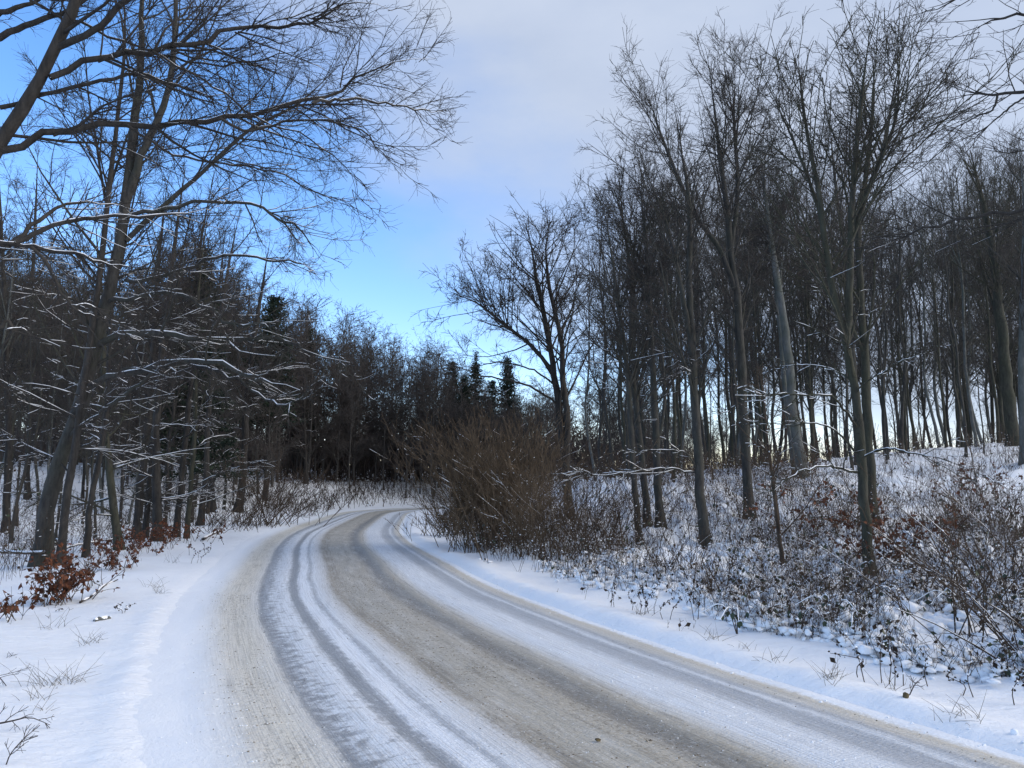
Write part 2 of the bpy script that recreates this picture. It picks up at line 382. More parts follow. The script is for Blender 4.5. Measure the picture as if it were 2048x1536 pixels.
mb = MB(); nx = len(sv); ny = len(rows); i, j = np.meshgrid(np.arange(nx - 1), np.arange(ny - 1)); b0 = (j * nx + i).ravel()
mb.quads(np.stack([X, Y, Z], -1).reshape(-1, 3), np.stack([b0, b0 + nx, b0 + nx + 1, b0 + 1], 1))
m, nt, b = newmat('snowy_road'); M_ROAD = m
at1 = N(nt, 'ShaderNodeAttribute', attribute_name='road_s'); at2 = N(nt, 'ShaderNodeAttribute', attribute_name='road_v')
cb = N(nt, 'ShaderNodeCombineXYZ'); nt.links.new(at1.outputs['Fac'], cb.inputs[0]); nt.links.new(at2.outputs['Fac'], cb.inputs[1]); sv3 = cb.outputs[0]
w1 = noise(nt, mapping(nt, sv3, (2.5, .35, 1)), 1.0, 3)                    # slow wander of every track
w2 = noise(nt, mapping(nt, sv3, (14, 9, 1)), 1.0, 4, .7)                    # ragged rims
w3 = noise(nt, mapping(nt, sv3, (60, 1.6, 1)), 1.0, 4, .6)                  # long streaks left by tyres
sx = math_(nt, 'ADD', at1.outputs['Fac'], math_(nt, 'MULTIPLY', math_(nt, 'SUBTRACT', w1, .5), .12))
sx = math_(nt, 'ADD', sx, math_(nt, 'MULTIPLY', math_(nt, 'SUBTRACT', w2, .5), .16))
sx = math_(nt, 'ADD', sx, math_(nt, 'MULTIPLY', math_(nt, 'SUBTRACT', w3, .5), .08))
uu = math_(nt, 'DIVIDE', math_(nt, 'SUBTRACT', sx, S0), S1 - S0)
def L_(r, g, b_): return tuple(((c / 255) ** 2.2) * 1.0 for c in (r, g, b_))
SN = (.82, .835, .865)
BE = (.60, .55, .465); BW = (.60, .57, .52); BR = (.45, .405, .33); BD = (.27, .255, .225); GR = (.31, .32, .335); GL = (.42, .435, .46); WH = (.72, .74, .77)
st = [(-.55, SN), (-.06, SN), (.02, BE), (.16, BW), (.24, GL), (.33, WH), (.40, GL), (.58, (.47, .48, .50)), (.74, WH), (1.1, WH), (1.26, BW), (1.36, BR), (1.50, BD), (1.64, (.24, .225, .20)),
      (1.82, BR), (2.25, (.45, .415, .35)), (2.52, (.35, .315, .26)), (2.63, (.62, .61, .6)), (2.82, WH), (2.88, GL), (2.95, SN), (3.07, SN), (3.13, (.33, .34, .355)), (3.23, GR), (3.31, SN), (3.46, (.68, .70, .73)), (3.56, GR), (3.70, (.27, .278, .29)),
      (3.77, (.66, .64, .60)), (3.95, (.66, .62, .54)), (4.2, (.68, .645, .575)), (4.62, SN)]
col = ramp(nt, uu, [((a - S0) / (S1 - S0), c) for a, c in st])
# ladder of trodden snow lumps between the left ruts
w4 = noise(nt, mapping(nt, sv3, (8, 10, 1)), 1.0, 5, .65, .1)
msk = ramp(nt, math_(nt, 'DIVIDE', math_(nt, 'SUBTRACT', sx, S0), S1 - S0), [((3.22 - S0) / 5.9, 0.), ((3.32 - S0) / 5.9, 1.), ((3.54 - S0) / 5.9, 1.), ((3.66 - S0) / 5.9, .35), ((3.72 - S0) / 5.9, 0.)])
col = mixc(nt, math_(nt, 'MULTIPLY', ramp(nt, w4, [(.46, 0.), (.56, .9)]), msk), col, (.74, .77, .81))
col = mixc(nt, math_(nt, 'MULTIPLY', ramp(nt, w4, [(.36, .85), (.44, 0.)]), msk), col, GR)
# grit, dirt and crumbs
sp = noise(nt, mapping(nt, sv3, (30, 22, 1)), 1.0, 5, .75)
lanes = ramp(nt, uu, [((.75 - S0) / 5.9, .12), ((1.3 - S0) / 5.9, .1), ((1.7 - S0) / 5.9, .9), ((2.55 - S0) / 5.9, 1.), ((2.7 - S0) / 5.9, .12), ((3.75 - S0) / 5.9, .1), ((3.95 - S0) / 5.9, .8), ((4.3 - S0) / 5.9, .5), ((4.6 - S0) / 5.9, 0.)])
patch = ramp(nt, noise(nt, mapping(nt, sv3, (1.5, .6, 1)), 1.0, 3), [(.4, .3), (.6, 1.)])
col = mixc(nt, math_(nt, 'MULTIPLY', math_(nt, 'MULTIPLY', ramp(nt, sp, [(.52, 0.), (.58, .8)]), lanes), patch), col, (.17, .14, .10))
ln = ramp(nt, math_(nt, 'DIVIDE', math_(nt, 'SUBTRACT', math_(nt, 'ADD', at1.outputs['Fac'], math_(nt, 'ADD', math_(nt, 'MULTIPLY', math_(nt, 'SUBTRACT', w1, .5), .2), math_(nt, 'MULTIPLY', math_(nt, 'SUBTRACT', sp, .5), .03))), S0), S1 - S0), [((a - S0) / 5.9, v) for a, v in ((1.285, 0.), (1.30, .9), (1.315, 0.), (1.94, 0.), (1.955, .6), (1.97, 0.), (2.37, 0.), (2.385, 1.), (2.40, 0.), (2.44, 0.), (2.45, .8), (2.46, 0.), (4.02, 0.), (4.03, .7), (4.04, 0.))])
col = mixc(nt, math_(nt, 'MULTIPLY', ln, ramp(nt, noise(nt, mapping(nt, sv3, (1, 2, 1)), 1.0, 4, .7), [(.4, 0.), (.55, .8)])), col, (.12, .10, .075))
# pale crystals and packed lumps
col = mixc(nt, math_(nt, 'MULTIPLY', ramp(nt, noise(nt, mapping(nt, sv3, (26, 18, 4)), 1.0, 5, .75), [(.56, 0.), (.66, .55)]), 1.0), col, (.74, .75, .77))
wp = noise(nt, mapping(nt, sv3, (6, .9, 1)), 1.0, 6, .7)
col = mixc(nt, math_(nt, 'MULTIPLY', ramp(nt, wp, [(.5, 0.), (.66, .6)]), lanes), col, (.60, .57, .52))
col = mixc(nt, math_(nt, 'MULTIPLY', ramp(nt, wp, [(.30, .5), (.44, 0.)]), lanes), col, (.17, .155, .13))
w5 = noise(nt, mapping(nt, sv3, (90, 1.0, 1)), 1.0, 3, .6)
rough_m = ramp(nt, uu, [((0. - S0) / 5.9, 0.), ((.1 - S0) / 5.9, 1.), ((4.1 - S0) / 5.9, 1.), ((4.6 - S0) / 5.9, 0.)])
col = mixc(nt, math_(nt, 'MULTIPLY', ramp(nt, w5, [(.36, .45), (.52, 0.)]), rough_m), col, mixc(nt, .75, col, (.15, .14, .13)))
fine = noise(nt, sv3, 70, 5, .8)
col = mixc(nt, math_(nt, 'MULTIPLY', rough_m, .8), col, mixc(nt, 1.0, col, ramp(nt, fine, [(.3, .6), (.48, 1.), (.7, 1.3)]), 'MULTIPLY'))
em = ramp(nt, math_(nt, 'DIVIDE', math_(nt, 'SUBTRACT', math_(nt, 'ADD', sx, math_(nt, 'MULTIPLY', math_(nt, 'SUBTRACT', sp, .5), .6)), S0), S1 - S0), [((-.10 - S0) / 5.9, 1.), ((-.02 - S0) / 5.9, 0.), ((4.15 - S0) / 5.9, 0.), ((4.45 - S0) / 5.9, .55), ((4.8 - S0) / 5.9, 1.)])
col = mixc(nt, em, col, (.85, .865, .89))
nt.links.new(col, b.inputs['Base Color']); b.inputs['Specular IOR Level'].default_value = .35
nt.links.new(ramp(nt, uu, [((1.2 - S0) / 5.9, .65), ((1.5 - S0) / 5.9, .42), ((1.7 - S0) / 5.9, .5), ((2.7 - S0) / 5.9, .65), ((3.2 - S0) / 5.9, .45), ((3.7 - S0) / 5.9, .5), ((3.9 - S0) / 5.9, .7)]), b.inputs['Roughness'])
def fade(h): return math_(nt, 'MULTIPLY', h, rough_m)
tr = N(nt, 'ShaderNodeTexWave', wave_type='BANDS', bands_direction='Y', i_Scale=9.0, i_Distortion=6.0, i_Detail=3.0); nt.links.new(mapping(nt, sv3, (1.5, 1, 1)), tr.inputs[0])
pv = bump(nt, b, fade(noise(nt, sv3, 7, 5, .75)), .03, .5)
pv = bump(nt, b, noise(nt, sv3, 34, 5, .75), .014, .8, pv)
pv = bump(nt, b, fade(tr.outputs['Color']), .004, .4, pv)
pv = bump(nt, b, fade(w3), .008, .7, pv)
me = mb.mesh('road', [M_ROAD])
for nm, arr in (('road_s', SV), ('road_v', LV)):
    a = me.attributes.new(nm, 'FLOAT', 'POINT'); a.data.foreach_set('value', arr.ravel().astype(np.float32))
tag(obj('road', me), 'narrow bending forest road with brown slush and packed snow tracks', kind='structure')
# ------------------------------------------------------------------ trees
def set_tris(mb): return mb.ntri()
def build_tree(name, root, trunks, limbs=(), seed=0, forks=0, fork_len=.45, nl=14, l0=.35, limb_len=.3, up=.10, lang=(30, 55), low=0, lowz=(.1, .4), lowlen=3.0,
               mats=None, dens=(2.2, 4.5, 7.5), caps=(260, 1300, 4200), tip=.003, snow=1, snow_z=None, leafy=0, flat=.6, twl=.22, crown_side=None, lk=(7, 5, 4, 3), limb_c=.45, p3snow=1.0):
    """trunks: list of (P[K,3], R[K]); limbs: hand-placed (P,R).  Everything grows from these."""
    rg = np.random.default_rng(seed); mats = mats or (M_BARK, M_TWIG, M_SNOW)
    tb = MB(); cb_ = MB(); sb = MB()
    H = max(p[:, 2].max() for p, _ in trunks) - root[2]
    TP = []; TR = []
    for P, R in trunks:
        P = catmull(np.c_[P, R], 26); R = P[:, 3].clip(.004); P = P[:, :3]
        P[2:] += np.c_[(rg.normal(size=(24, 2)) * R[2:, None] * .14), np.zeros(24)]
        tubes(tb, P, R * (1 + rg.normal(size=26) * .035), 12); TP.append(P); TR.append(R)
    TP = np.array(TP); TR = np.array(TR)
    if forks:
        fP, fR = grow(rg, TP, TR, n=forks, t0=max(.3, l0 - .05), t1=.75, L=H * fork_len, c=.45, ang=(16, 36), up=.05, wob=.05, flat=.3, rr=.62, tip=.012, K=10, side=crown_side)
        fR = np.maximum(fR, np.linspace(.022, .004, 10)[None] * H / 12)
        tubes(tb, fP, fR, 8)
    else: fP = fR = None
    lv1P = []; lv1R = []
    K1 = lk[0]
    a, r_ = grow(rg, TP, TR, n=nl, t0=l0, t1=.97, L=H * limb_len, c=limb_c, ang=lang, up=up, wob=.10, flat=.4, rr=.42, tip=.005, K=K1, side=crown_side)
    lv1P.append(a); lv1R.append(r_)
    if fP is not None:
        a, r_ = grow(rg, fP, fR, n=max(5, nl // 2), t0=.12, t1=.97, L=H * limb_len * .7, c=.5, ang=lang, up=up, wob=.10, flat=.6, rr=.5, tip=.005, K=K1)
        lv1P.append(a); lv1R.append(r_)
    for P, R in limbs:
        Q = catmull(np.c_[P, R], 20); Q[:, 3] *= np.clip((1 - np.linspace(0, 1, 20)) * 5, .18, 1); Q[1:-1, :3] += rg.normal(size=(18, 3)) * np.linalg.norm(P[-1] - P[0]) * .006; tubes(cb_, Q[:, :3], Q[:, 3].clip(.003), 8)
        if snow: snowcaps(sb, rg, Q[None, :, :3], Q[None, :, 3], cover=.92 if snow == 1 else .8, extra=.002, S=6, thick=.55 if snow == 1 else .42, zmax=snow_z)
    if low:
        a, r_ = grow(rg, TP[:1], TR[:1], n=low, t0=lowz[0], t1=lowz[1], L=lowlen, c=.2, ang=(62, 95), up=.0, wob=.14, flat=.35, rr=.3, tip=.004, K=K1, side=crown_side)
        lv1P.append(a); lv1R.append(r_)
    P1 = np.concatenate(lv1P); R1 = np.concatenate(lv1R)
    tubes(cb_, P1, R1, 5)
    src = [(P1, R1)]
    P1s, R1s = P1, R1
    if limbs:
        LP = np.array([catmull(np.c_[p, r], K1) for p, r in limbs]); LPp = LP[:, :, :3]; LR = LP[:, :, 3].clip(.004)
        LR = LR * np.clip((1 - np.linspace(0, 1, K1)) * 4, .3, 1)[None]
        a, r_ = grow(rg, LPp, np.maximum(LR, .006), n=4, t0=.72, t1=1.0, L=.9, c=.2, ang=(10, 34), up=.02, wob=.10, flat=.6, rr=.8, tip=tip, K=K1); tubes(cb_, a, r_, 4)
        P1 = np.concatenate([P1, LPp, a]); R1 = np.concatenate([R1, LR, r_])
    # every leader ends in a spray of finer shoots
    for a_, b_ in ([(TP, TR)] + ([(fP, fR)] if fP is not None else [])):
        a, r_ = grow(rg, a_, np.maximum(b_, .01), n=3, t0=.9, t1=1.0, L=H * .10, c=.2, ang=(8, 32), up=.08, wob=.08, flat=.8, rr=.8, tip=.004, K=K1); tubes(cb_, a, r_, 4)
        P1 = np.concatenate([P1, a]); R1 = np.concatenate([R1, r_])
    P2, R2 = grow(rg, P1, R1, dens=dens[0], t0=.10, lr=.42, c=.55, ang=(28, 58), up=up * .35, wob=.13, flat=flat, rr=.6, tip=tip * 1.25, K=lk[1], cap=caps[0])
    tubes(cb_, P2, R2, 4)
    P3, R3 = grow(rg, np.concatenate([P2]), R2, dens=dens[1], t0=.08, lr=.42, c=.5, ang=(28, 55), up=.01, wob=.16, flat=flat, rr=.7, tip=tip, K=lk[2], cap=caps[1], minlen=.15)
    tubes(cb_, P3, R3, 3)
    P4, R4 = grow(rg, P3, R3, dens=dens[2], t0=.05, lr=.4, L=twl * H ** .2 * 1.0, c=.35, ang=(25, 50), up=.02, wob=.18, flat=flat, rr=.8, tip=tip * .75, K=lk[3], cap=caps[2], minlen=.1)
    tubes(cb_, P4, R4 * .9, 3, 1)
    if snow:
        snowcaps(sb, rg, P1s, R1s, cover=.72 * snow, extra=.002, zmax=snow_z); snowcaps(sb, rg, P2, R2, cover=.62 * snow, S=3, extra=.002, zmax=snow_z)
        snowcaps(sb, rg, P3, R3, cover=.5 * p3snow * snow, S=3, extra=.002, zmax=snow_z) if p3snow else None
        # clots in the forks and on the bark
        j = rg.integers(0, len(lv1P[0]), 9); c = lv1P[0][j, 0] * .8 + lv1P[0][j, 1] * .2 * 1.0 + [0, 0, .012]; c = c[c[:, 2] < root[2] + 7]
        if len(c): blobs(sb, rg, lv1P[0][j[:len(c)], 0] + [0, 0, .02], rg.uniform(.012, .028, len(c)), 0, 1, .8)
    parts = [('trunk', tb.mesh(name + '_trunk', [mats[0]], root)), ('crown', cb_.mesh(name + '_crown', [mats[0] if mats[0] is not M_BARKL else M_BARK, mats[1]], root))]
    if snow and sb.n: parts.append(('snow_cover', sb.mesh(name + '_snow', [mats[2]], root)))
    if leafy:
        lb = MB(); idx = rg.integers(0, len(P3), leafy); kk = rg.integers(0, P3.shape[1], leafy)
        c = P3[idx, kk]; c = c[c[:, 2] < root[2] + H * .45]
        if len(c): leaves(lb, rg, c, .07); parts.append(('leaves', lb.mesh(name + '_leaves', [M_LEAFR], root)))
    return parts
def plant(name, parts, loc, label, cat, group=None, rz=0, sc=1.0):
    e = empty(name, loc); e.rotation_euler[2] = rz; e.scale = (sc, sc, sc) if not isinstance(sc, tuple) else sc
    for nm, me in parts: obj(nm, me, e)
    return tag(e, label, cat, group)
def flare(R, P):
    h = P[:, 2] - P[0, 2]; return R * (1 + .6 * np.exp(-h / .16))
def px_trunk(pts, Y, w0, w1, z0=None, dY=0):
    """pixel path -> world path at depth Y; widths in photo pixels"""
    n = len(pts); P = np.array([at(x, y, Y + dY * i / (n - 1)) for i, (x, y) in enumerate(pts)])
    if z0 is not None: P[0, 2] = z0
    P = catmull(P, 26); t = np.linspace(0, 1, 26)
    w0 = w0 * .86
    R = (w0 * (1 - t) ** .8 + w1 * np.clip((1 - t) * 4, .22, 1)) / 2 / FPX * Y
    if z0 is not None: R = flare(R, P); P[0, 2] -= .12
    return P, R
def limb(pts, Y0, Y1, w0, w1):
    n = len(pts); P = np.array([at(x, y, Y0 + (Y1 - Y0) * i / (n - 1)) for i, (x, y) in enumerate(pts)])
    t = np.linspace(0, 1, n); return P, (w0 * (1 - t) + w1 * t) / 2 / FPX * Y0
def hand_tree(name, paths, w, label, limbs=(), Y=None, cat='tree', group=None, **kw):
    """paths[0][0] is the base pixel; w list of (w0,w1) per path"""
    g = ground(*paths[0][0]); Y = Y or g[1]
    base = at(paths[0][0][0], paths[0][0][1], Y); g = np.array([base[0], Y, zt(base[0], Y)])
    tr = [px_trunk(p, Y, *w[i], z0=(g[2] if i == 0 else None), dY=(0 if i == 0 else .4 * (-1) ** i)) for i, p in enumerate(paths)]
    lm = [limb(p, Y, Y + d, a * (.65 if name == 'bank_beech' else 1), b_ * (.65 if name == 'bank_beech' else 1)) for p, d, a, b_ in limbs]
    parts = build_tree(name, g, tr, lm, **kw)
    return plant(name, parts, g, label, cat, group)
EDGE = dict(low=7, lowz=(.08, .45), lowlen=2.8)
# --- near left, trunk out of frame, great limbs reaching over the road
hand_tree('overhanging_beech', [[(-420, 1330), (-260, 820), (-120, 520), (0, 285), (60, 190), (110, 100), (150, 0), (185, -140), (240, -420)], [(115, 95), (190, 60), (235, 15), (275, -20), (340, -130), (380, -300)]],
          [(40, 9), (11, 5)], 'leaning beech at the left edge whose thick limbs reach right across the upper left sky',
          Y=8.6, seed=3, forks=0, nl=9, l0=.5, limb_len=.28, up=.03, lang=(40, 75), snow=.45, caps=(900, 6000, 17000), dens=(6.8, 9, 11.0), tip=.0022, flat=.8, twl=.15, lk=(7, 6, 4, 3),
          mats=(M_BARKD, M_TWIG, M_SNOW), limbs=[
    ([(-20, 305), (60, 275), (130, 262), (260, 250), (360, 245), (450, 238), (540, 224), (625, 204), (665, 178), (720, 150), (790, 128), (870, 118)], 1.6, 17, 3),
    ([(625, 206), (700, 198), (770, 205), (840, 220), (885, 222)], 1.2, 7, 2),
    ([(440, 236), (500, 262), (560, 245), (640, 240), (720, 262), (760, 300), (815, 352)], 1.0, 7, 2),
    ([(100, 155), (170, 128), (300, 101), (400, 85), (450, 68), (520, 55), (590, 52), (650, 30), (720, 8), (785, 22)], 1.2, 14, 3),
    ([(0, 215), (90, 190), (200, 160), (300, 150), (355, 175), (420, 188), (470, 182)], .6, 10, 3),
    ([(-60, 90), (0, 72), (65, 45), (130, 22), (180, -10), (260, -60)], .3, 16, 6),
    ([(-60, 50), (20, 20), (60, 8), (120, -25)], .3, 14, 6),
    ([(300, 100), (390, 150), (455, 195), (520, 240), (590, 260), (650, 300), (700, 345), (712, 400)], 1.0, 5, 2),
    ([(255, 250), (330, 300), (400, 322), (480, 330), (560, 345), (620, 380), (700, 405)], .9, 6, 2),
    ([(60, 0), (140, 40), (230, 75), (320, 110), (420, 130), (520, 120), (600, 100), (640, 100)], 1.1, 7, 2)])
hand_tree('arching_beech', [[(-300, 1240), (-210, 900), (-140, 640), (-110, 420), (-130, 100), (-180, -300)]],
          [(60, 14)], 'beech out past the left edge with snow topped limbs arching in at mid height',
          Y=7.6, seed=5, forks=0, nl=6, l0=.35, limb_len=.2, up=.02, lang=(50, 85), snow=1, caps=(260, 1600, 4600), dens=(4.4, 6.5, 9.0), tip=.0022, flat=.8, twl=.15,
          mats=(M_BARKD, M_TWIG, M_SNOW), limbs=[
    ([(-115, 600), (-40, 525), (0, 500), (35, 480), (65, 450), (100, 425), (125, 411), (170, 405), (210, 407), (245, 412)], 1.0, 14, 3),
    ([(30, 484), (70, 466), (120, 446), (180, 437), (250, 434), (320, 428), (375, 426), (410, 418)], .6, 12, 3),
    ([(-115, 500), (-60, 490), (0, 486), (60, 494), (130, 504), (200, 524), (258, 533)], .5, 12, 5),
    ([(62, 494), (90, 520), (110, 558), (130, 595), (155, 620), (190, 632)], .3, 8, 4),
    ([(150, 612), (170, 608), (192, 615)], .1, 4, 3),
    ([(-120, 700), (-50, 665), (0, 655), (12, 640), (25, 660), (0, 700)], .2, 12, 5),
    ([(12, 660), (45, 658), (70, 680)], .2, 5, 3)])
# --- the big leaning double beech behind the brown-leaved sapling
hand_tree('leaning_beech', [[(82, 1128), (105, 985), (148, 850), (196, 665), (228, 545), (248, 440), (258, 350), (268, 265), (280, 150), (285, 0), (292, -160)],
                            [(255, 400), (268, 355), (290, 290), (330, 205), (346, 120), (352, 0), (350, -120)], [(252, 482), (300, 435), (396, 352), (483, 272), (545, 235), (600, 205), (680, 130)]],
          [(31, 6), (14, 5), (9, 3)], 'thick grey beech leaning right, tallest on the left verge, brown leaved shrub at its foot',
          seed=8, forks=0, nl=16, l0=.28, limb_len=.27, up=.05, lang=(30, 65), snow_z=9.5, caps=(560, 3200, 9500), dens=(3.6, 6.5, 9.0), tip=.0035, flat=.7, mats=(M_BARK, M_TWIG, M_SNOW),
          limbs=[([(196, 690), (260, 668), (330, 670), (400, 676), (500, 680), (560, 678), (590, 690), (640, 712), (700, 725)], -1.5, 14, 3),
                 ([(215, 603), (290, 592), (345, 585), (390, 602), (440, 632), (480, 645), (535, 655), (545, 680)], -2, 9, 3),
                 ([(165, 778), (230, 750), (300, 737), (345, 727), (400, 726), (460, 735), (500, 755), (545, 765), (600, 780)], -2.5, 14, 3),
                 ([(345, 727), (410, 735), (470, 760), (520, 790), (560, 808), (605, 800), (625, 782)], -2.5, 7, 2),
                 ([(130, 885), (190, 830), (240, 795), (310, 745), (350, 735)], -1, 9, 4),
                 ([(250, 560), (300, 560), (400, 525), (480, 512), (560, 520), (640, 530)], -1, 8, 3),
                 ([(240, 440), (320, 420), (420, 400), (520, 415), (600, 460), (650, 520)], -1, 9, 3)])
hand_tree('dark_beech', [[(120, 1128), (135, 990), (158, 840), (178, 690), (198, 560), (212, 440), (222, 340), (240, 200), (250, 60), (240, -100)]],
          [(14, 4)], 'darker beech close behind the leaning one, its trunk rising just right of it',
          Y=17.2, seed=9, forks=2, nl=12, l0=.35, limb_len=.25, snow_z=8, caps=(460, 2600, 9000), dens=(5.2, 8, 11), lk=(7, 5, 3, 2), tip=.004, mats=(M_BARKD, M_TWIG, M_SNOW), **EDGE)
left = [  # path, w, label, seed, extra
 ([(172, 1112), (180, 1010), (198, 920), (212, 820), (222, 640), (235, 400)], 16, 'slim curved stem right after the two big leaning beeches on the left', dict(leafy=0)),
 ([(240, 1100), (226, 1010), (214, 900), (208, 800), (206, 650), (190, 430)], 24, 'mossy trunk leaning slightly left above the second brown leaved shrub', dict(mats=(M_BARKG, M_TWIG, M_SNOW))),
 ([(272, 1080), (280, 980), (296, 850), (305, 720), (318, 520), (335, 360)], 24, 'left half of the dark ivy speckled trunk pair on the left verge', {}),
 ([(315, 1083), (313, 960), (312, 860), (325, 700), (350, 480), (372, 330)], 27, 'stout straight dark trunk in the middle of the left tree row', {}),
 ([(352, 1076), (362, 960), (375, 840), (388, 700), (400, 500), (430, 340)], 17, 'trunk leaning right with brown leaves round its foot, left row', {}),
 ([(373, 1078), (382, 960), (390, 860), (392, 700), (398, 560), (420, 400)], 13, 'thin straight pole beside the fallen snowy stick on the left verge', dict(mats=(M_BARKG, M_TWIG, M_SNOW))),
 ([(400, 1052), (412, 950), (416, 840), (430, 700), (452, 560), (480, 420)], 17, 'grey trunk standing behind the thin pole at the end of the left row', {}),
 ([(428, 1025), (420, 930), (424, 840), (430, 700), (440, 560), (450, 470)], 13, 'thinner trunk set back from the end of the left row', {}),
 ([(476, 1024), (487, 930), (492, 830), (505, 700), (520, 600), (540, 480)], 23, 'trunk standing behind the leafless shrub left of the bend', dict(low=12)),
 ([(289, 1076), (300, 960), (310, 830), (330, 700), (352, 560), (390, 400)], 16, 'right half of the dark ivy speckled trunk pair on the left verge', {}),
 ([(12, 1068), (16, 960), (18, 850), (12, 700), (4, 480), (-10, 260)], 20, 'reddish brown trunk at the extreme left behind the verge', {}),
 ([(612, 968), (611, 900), (608, 830), (610, 720), (615, 650)], 8, 'slender dark pole on the little bank above the bend', dict(lowlen=2, nl=10)),
 ([(56, 1000), (54, 940), (60, 850), (58, 700), (70, 450), (76, 300)], 14, 'second trunk from the left edge, further down the slope', {}),
]
for i, (p, w, lab, ex) in enumerate(left):
    k_ = dict(seed=30 + i, forks=2 if w > 14 else 0, nl=13, l0=.30, limb_len=.27, snow_z=8.5, caps=(340, 1900, 6000), lk=(8, 5, 3, 2), tip=.004, dens=(4.2, 7.2, 10.5), p3snow=.6, mats=(M_BARKD, M_TWIG, M_SNOW)); k_.update(EDGE); k_.update(ex)
    hand_tree('roadside_beech', [p], [(w * .66, 3)], lab, **k_)
# --- right bank
RB = dict(nl=22, l0=.30, limb_len=.34, up=.06, lang=(24, 50), snow_z=6, caps=(320, 1600, 4600), tip=.0034, dens=(4.6, 8, 12), flat=.95, lk=(7, 5, 3, 2), limb_c=.5)
def rt(paths, w, label, Y=None, **ex):
    k_ = dict(RB); k_.update(ex); return hand_tree(ex.pop('nm', 'bank_beech') if 'nm' in ex else 'bank_beech', paths, w, label, Y=Y, **{a: b_ for a, b_ in k_.items() if a != 'nm'})
rt([[(1742, 1165), (1728, 1000), (1722, 900), (1706, 760), (1692, 690), (1668, 590), (1648, 470), (1640, 400), (1612, 250), (1595, 110)],
    [(1692, 690), (1700, 560), (1702, 440), (1712, 300), (1725, 180), (1740, 60)], [(1668, 600), (1640, 430), (1590, 290), (1545, 190)], [(1702, 480), (1745, 360), (1790, 240), (1800, 130)]],
   [(20, 4), (13, 4), (8, 3), (9, 3)], 'nearest tall trunk on the right bank, mossy and forking into the highest crown', seed=60, nl=18, lk=(8, 6, 3, 3), caps=(560, 3200, 9500), mats=(M_BARKG, M_TWIG, M_SNOW), limb_len=.30, twl=.2,
   limbs=[([(1716, 862), (1690, 822), (1665, 792), (1610, 790), (1560, 788), (1512, 806)], -.8, 8, 3), ([(1716, 945), (1670, 935), (1640, 932), (1590, 948), (1545, 985)], -1, 8, 3),
          ([(1712, 905), (1690, 878), (1660, 855), (1620, 846), (1570, 850)], -.5, 7, 3), ([(1722, 915), (1760, 900), (1790, 898), (1840, 910), (1880, 915)], -1, 7, 3),
          ([(1700, 760), (1670, 740), (1620, 730), (1565, 732)], .6, 6, 3), ([(1708, 790), (1730, 765), (1765, 745), (1800, 720)], -.5, 6, 2)])
rt([[(1746, 1030), (1738, 900), (1732, 760), (1722, 600), (1716, 460), (1735, 330), (1748, 180), (1742, 90)]], [(18, 4)], 'trunk directly behind the nearest one, seen along its right side', Y=17.5, seed=61, forks=3, mats=(M_BARKG, M_TWIG, M_SNOW))
rt([[(1500, 1045), (1492, 900), (1486, 800), (1478, 650), (1462, 500), (1452, 400), (1438, 300), (1425, 190), (1418, 130)], [(1470, 580), (1440, 500), (1385, 420), (1330, 290), (1295, 190)], [(1462, 500), (1475, 380), (1468, 240), (1470, 150)]],
   [(19, 4), (10, 3), (9, 3)], 'straight trunk with clear snow at its foot, left of the slender brown leaved sapling', Y=19, seed=62, nl=20, lk=(8, 5, 3, 2), caps=(500, 2600, 8500), limb_len=.32)
rt([[(1412, 1088), (1400, 980), (1392, 850), (1384, 700), (1378, 540), (1380, 420), (1366, 320), (1350, 220)], [(1384, 700), (1360, 560), (1330, 440), (1290, 340)]], [(19, 4), (9, 3)],
   'dark trunk leaning left above a clump of snowy brambles, third from the nearest', Y=16.5, seed=63, nl=13, limbs=[([(1396, 940), (1370, 905), (1310, 900), (1270, 905)], -.6, 6, 3), ([(1392, 945), (1340, 938), (1270, 942), (1200, 948), (1150, 935)], -.8, 6, 3)])
rt([[(1322, 1070), (1315, 950), (1310, 820), (1302, 680), (1296, 560), (1288, 440), (1276, 350)]], [(15, 4)], 'straight trunk between the leaning pair and the dark trunk of the right bank', Y=19, seed=64, forks=3)
rt([[(1280, 1062), (1268, 960), (1262, 850), (1250, 700), (1235, 600), (1222, 500), (1205, 400)]], [(12, 3)], 'left one of two close trunks behind the arching snowy branch', Y=18, seed=65, forks=3)
rt([[(1296, 1052), (1288, 960), (1272, 820), (1262, 700), (1262, 560), (1246, 440), (1240, 360)]], [(14, 3)], 'right one of two close trunks behind the arching snowy branch', Y=20, seed=66, forks=2)
rt([[(1140, 1020), (1132, 940), (1120, 840), (1108, 745), (1090, 640), (1074, 560), (1060, 480), (1052, 450)], [(1132, 940), (1136, 860), (1126, 760), (1122, 680), (1100, 580), (1092, 500), (1100, 440)], [(1108, 745), (1060, 690), (1010, 650), (960, 610), (918, 590)]],
   [(17, 4), (12, 4), (7, 3)], 'wide spreading twin stemmed tree alone beside the gap of sky, over the big bush', Y=24, seed=67, nl=26, limb_len=.42, caps=(500, 2700, 8500), lang=(28, 60), mats=(M_BARKD, M_TWIG, M_SNOW), tip=.0045,
   limbs=[([(1116, 810), (1090, 790), (1050, 770), (1010, 758), (960, 750), (915, 735)], -.8, 9, 3), ([(1112, 775), (1085, 750), (1050, 735), (1000, 725), (940, 735)], -.5, 7, 3)])
rt([[(1606, 935), (1590, 860), (1582, 780), (1574, 690), (1562, 600), (1545, 500), (1530, 380), (1520, 300)]], [(19, 5)], 'pale grey trunk leaning left on the knoll with brown leaves round its base', Y=27, seed=68, forks=3, mats=(M_BARKL, M_TWIG, M_SNOW), l0=.5)
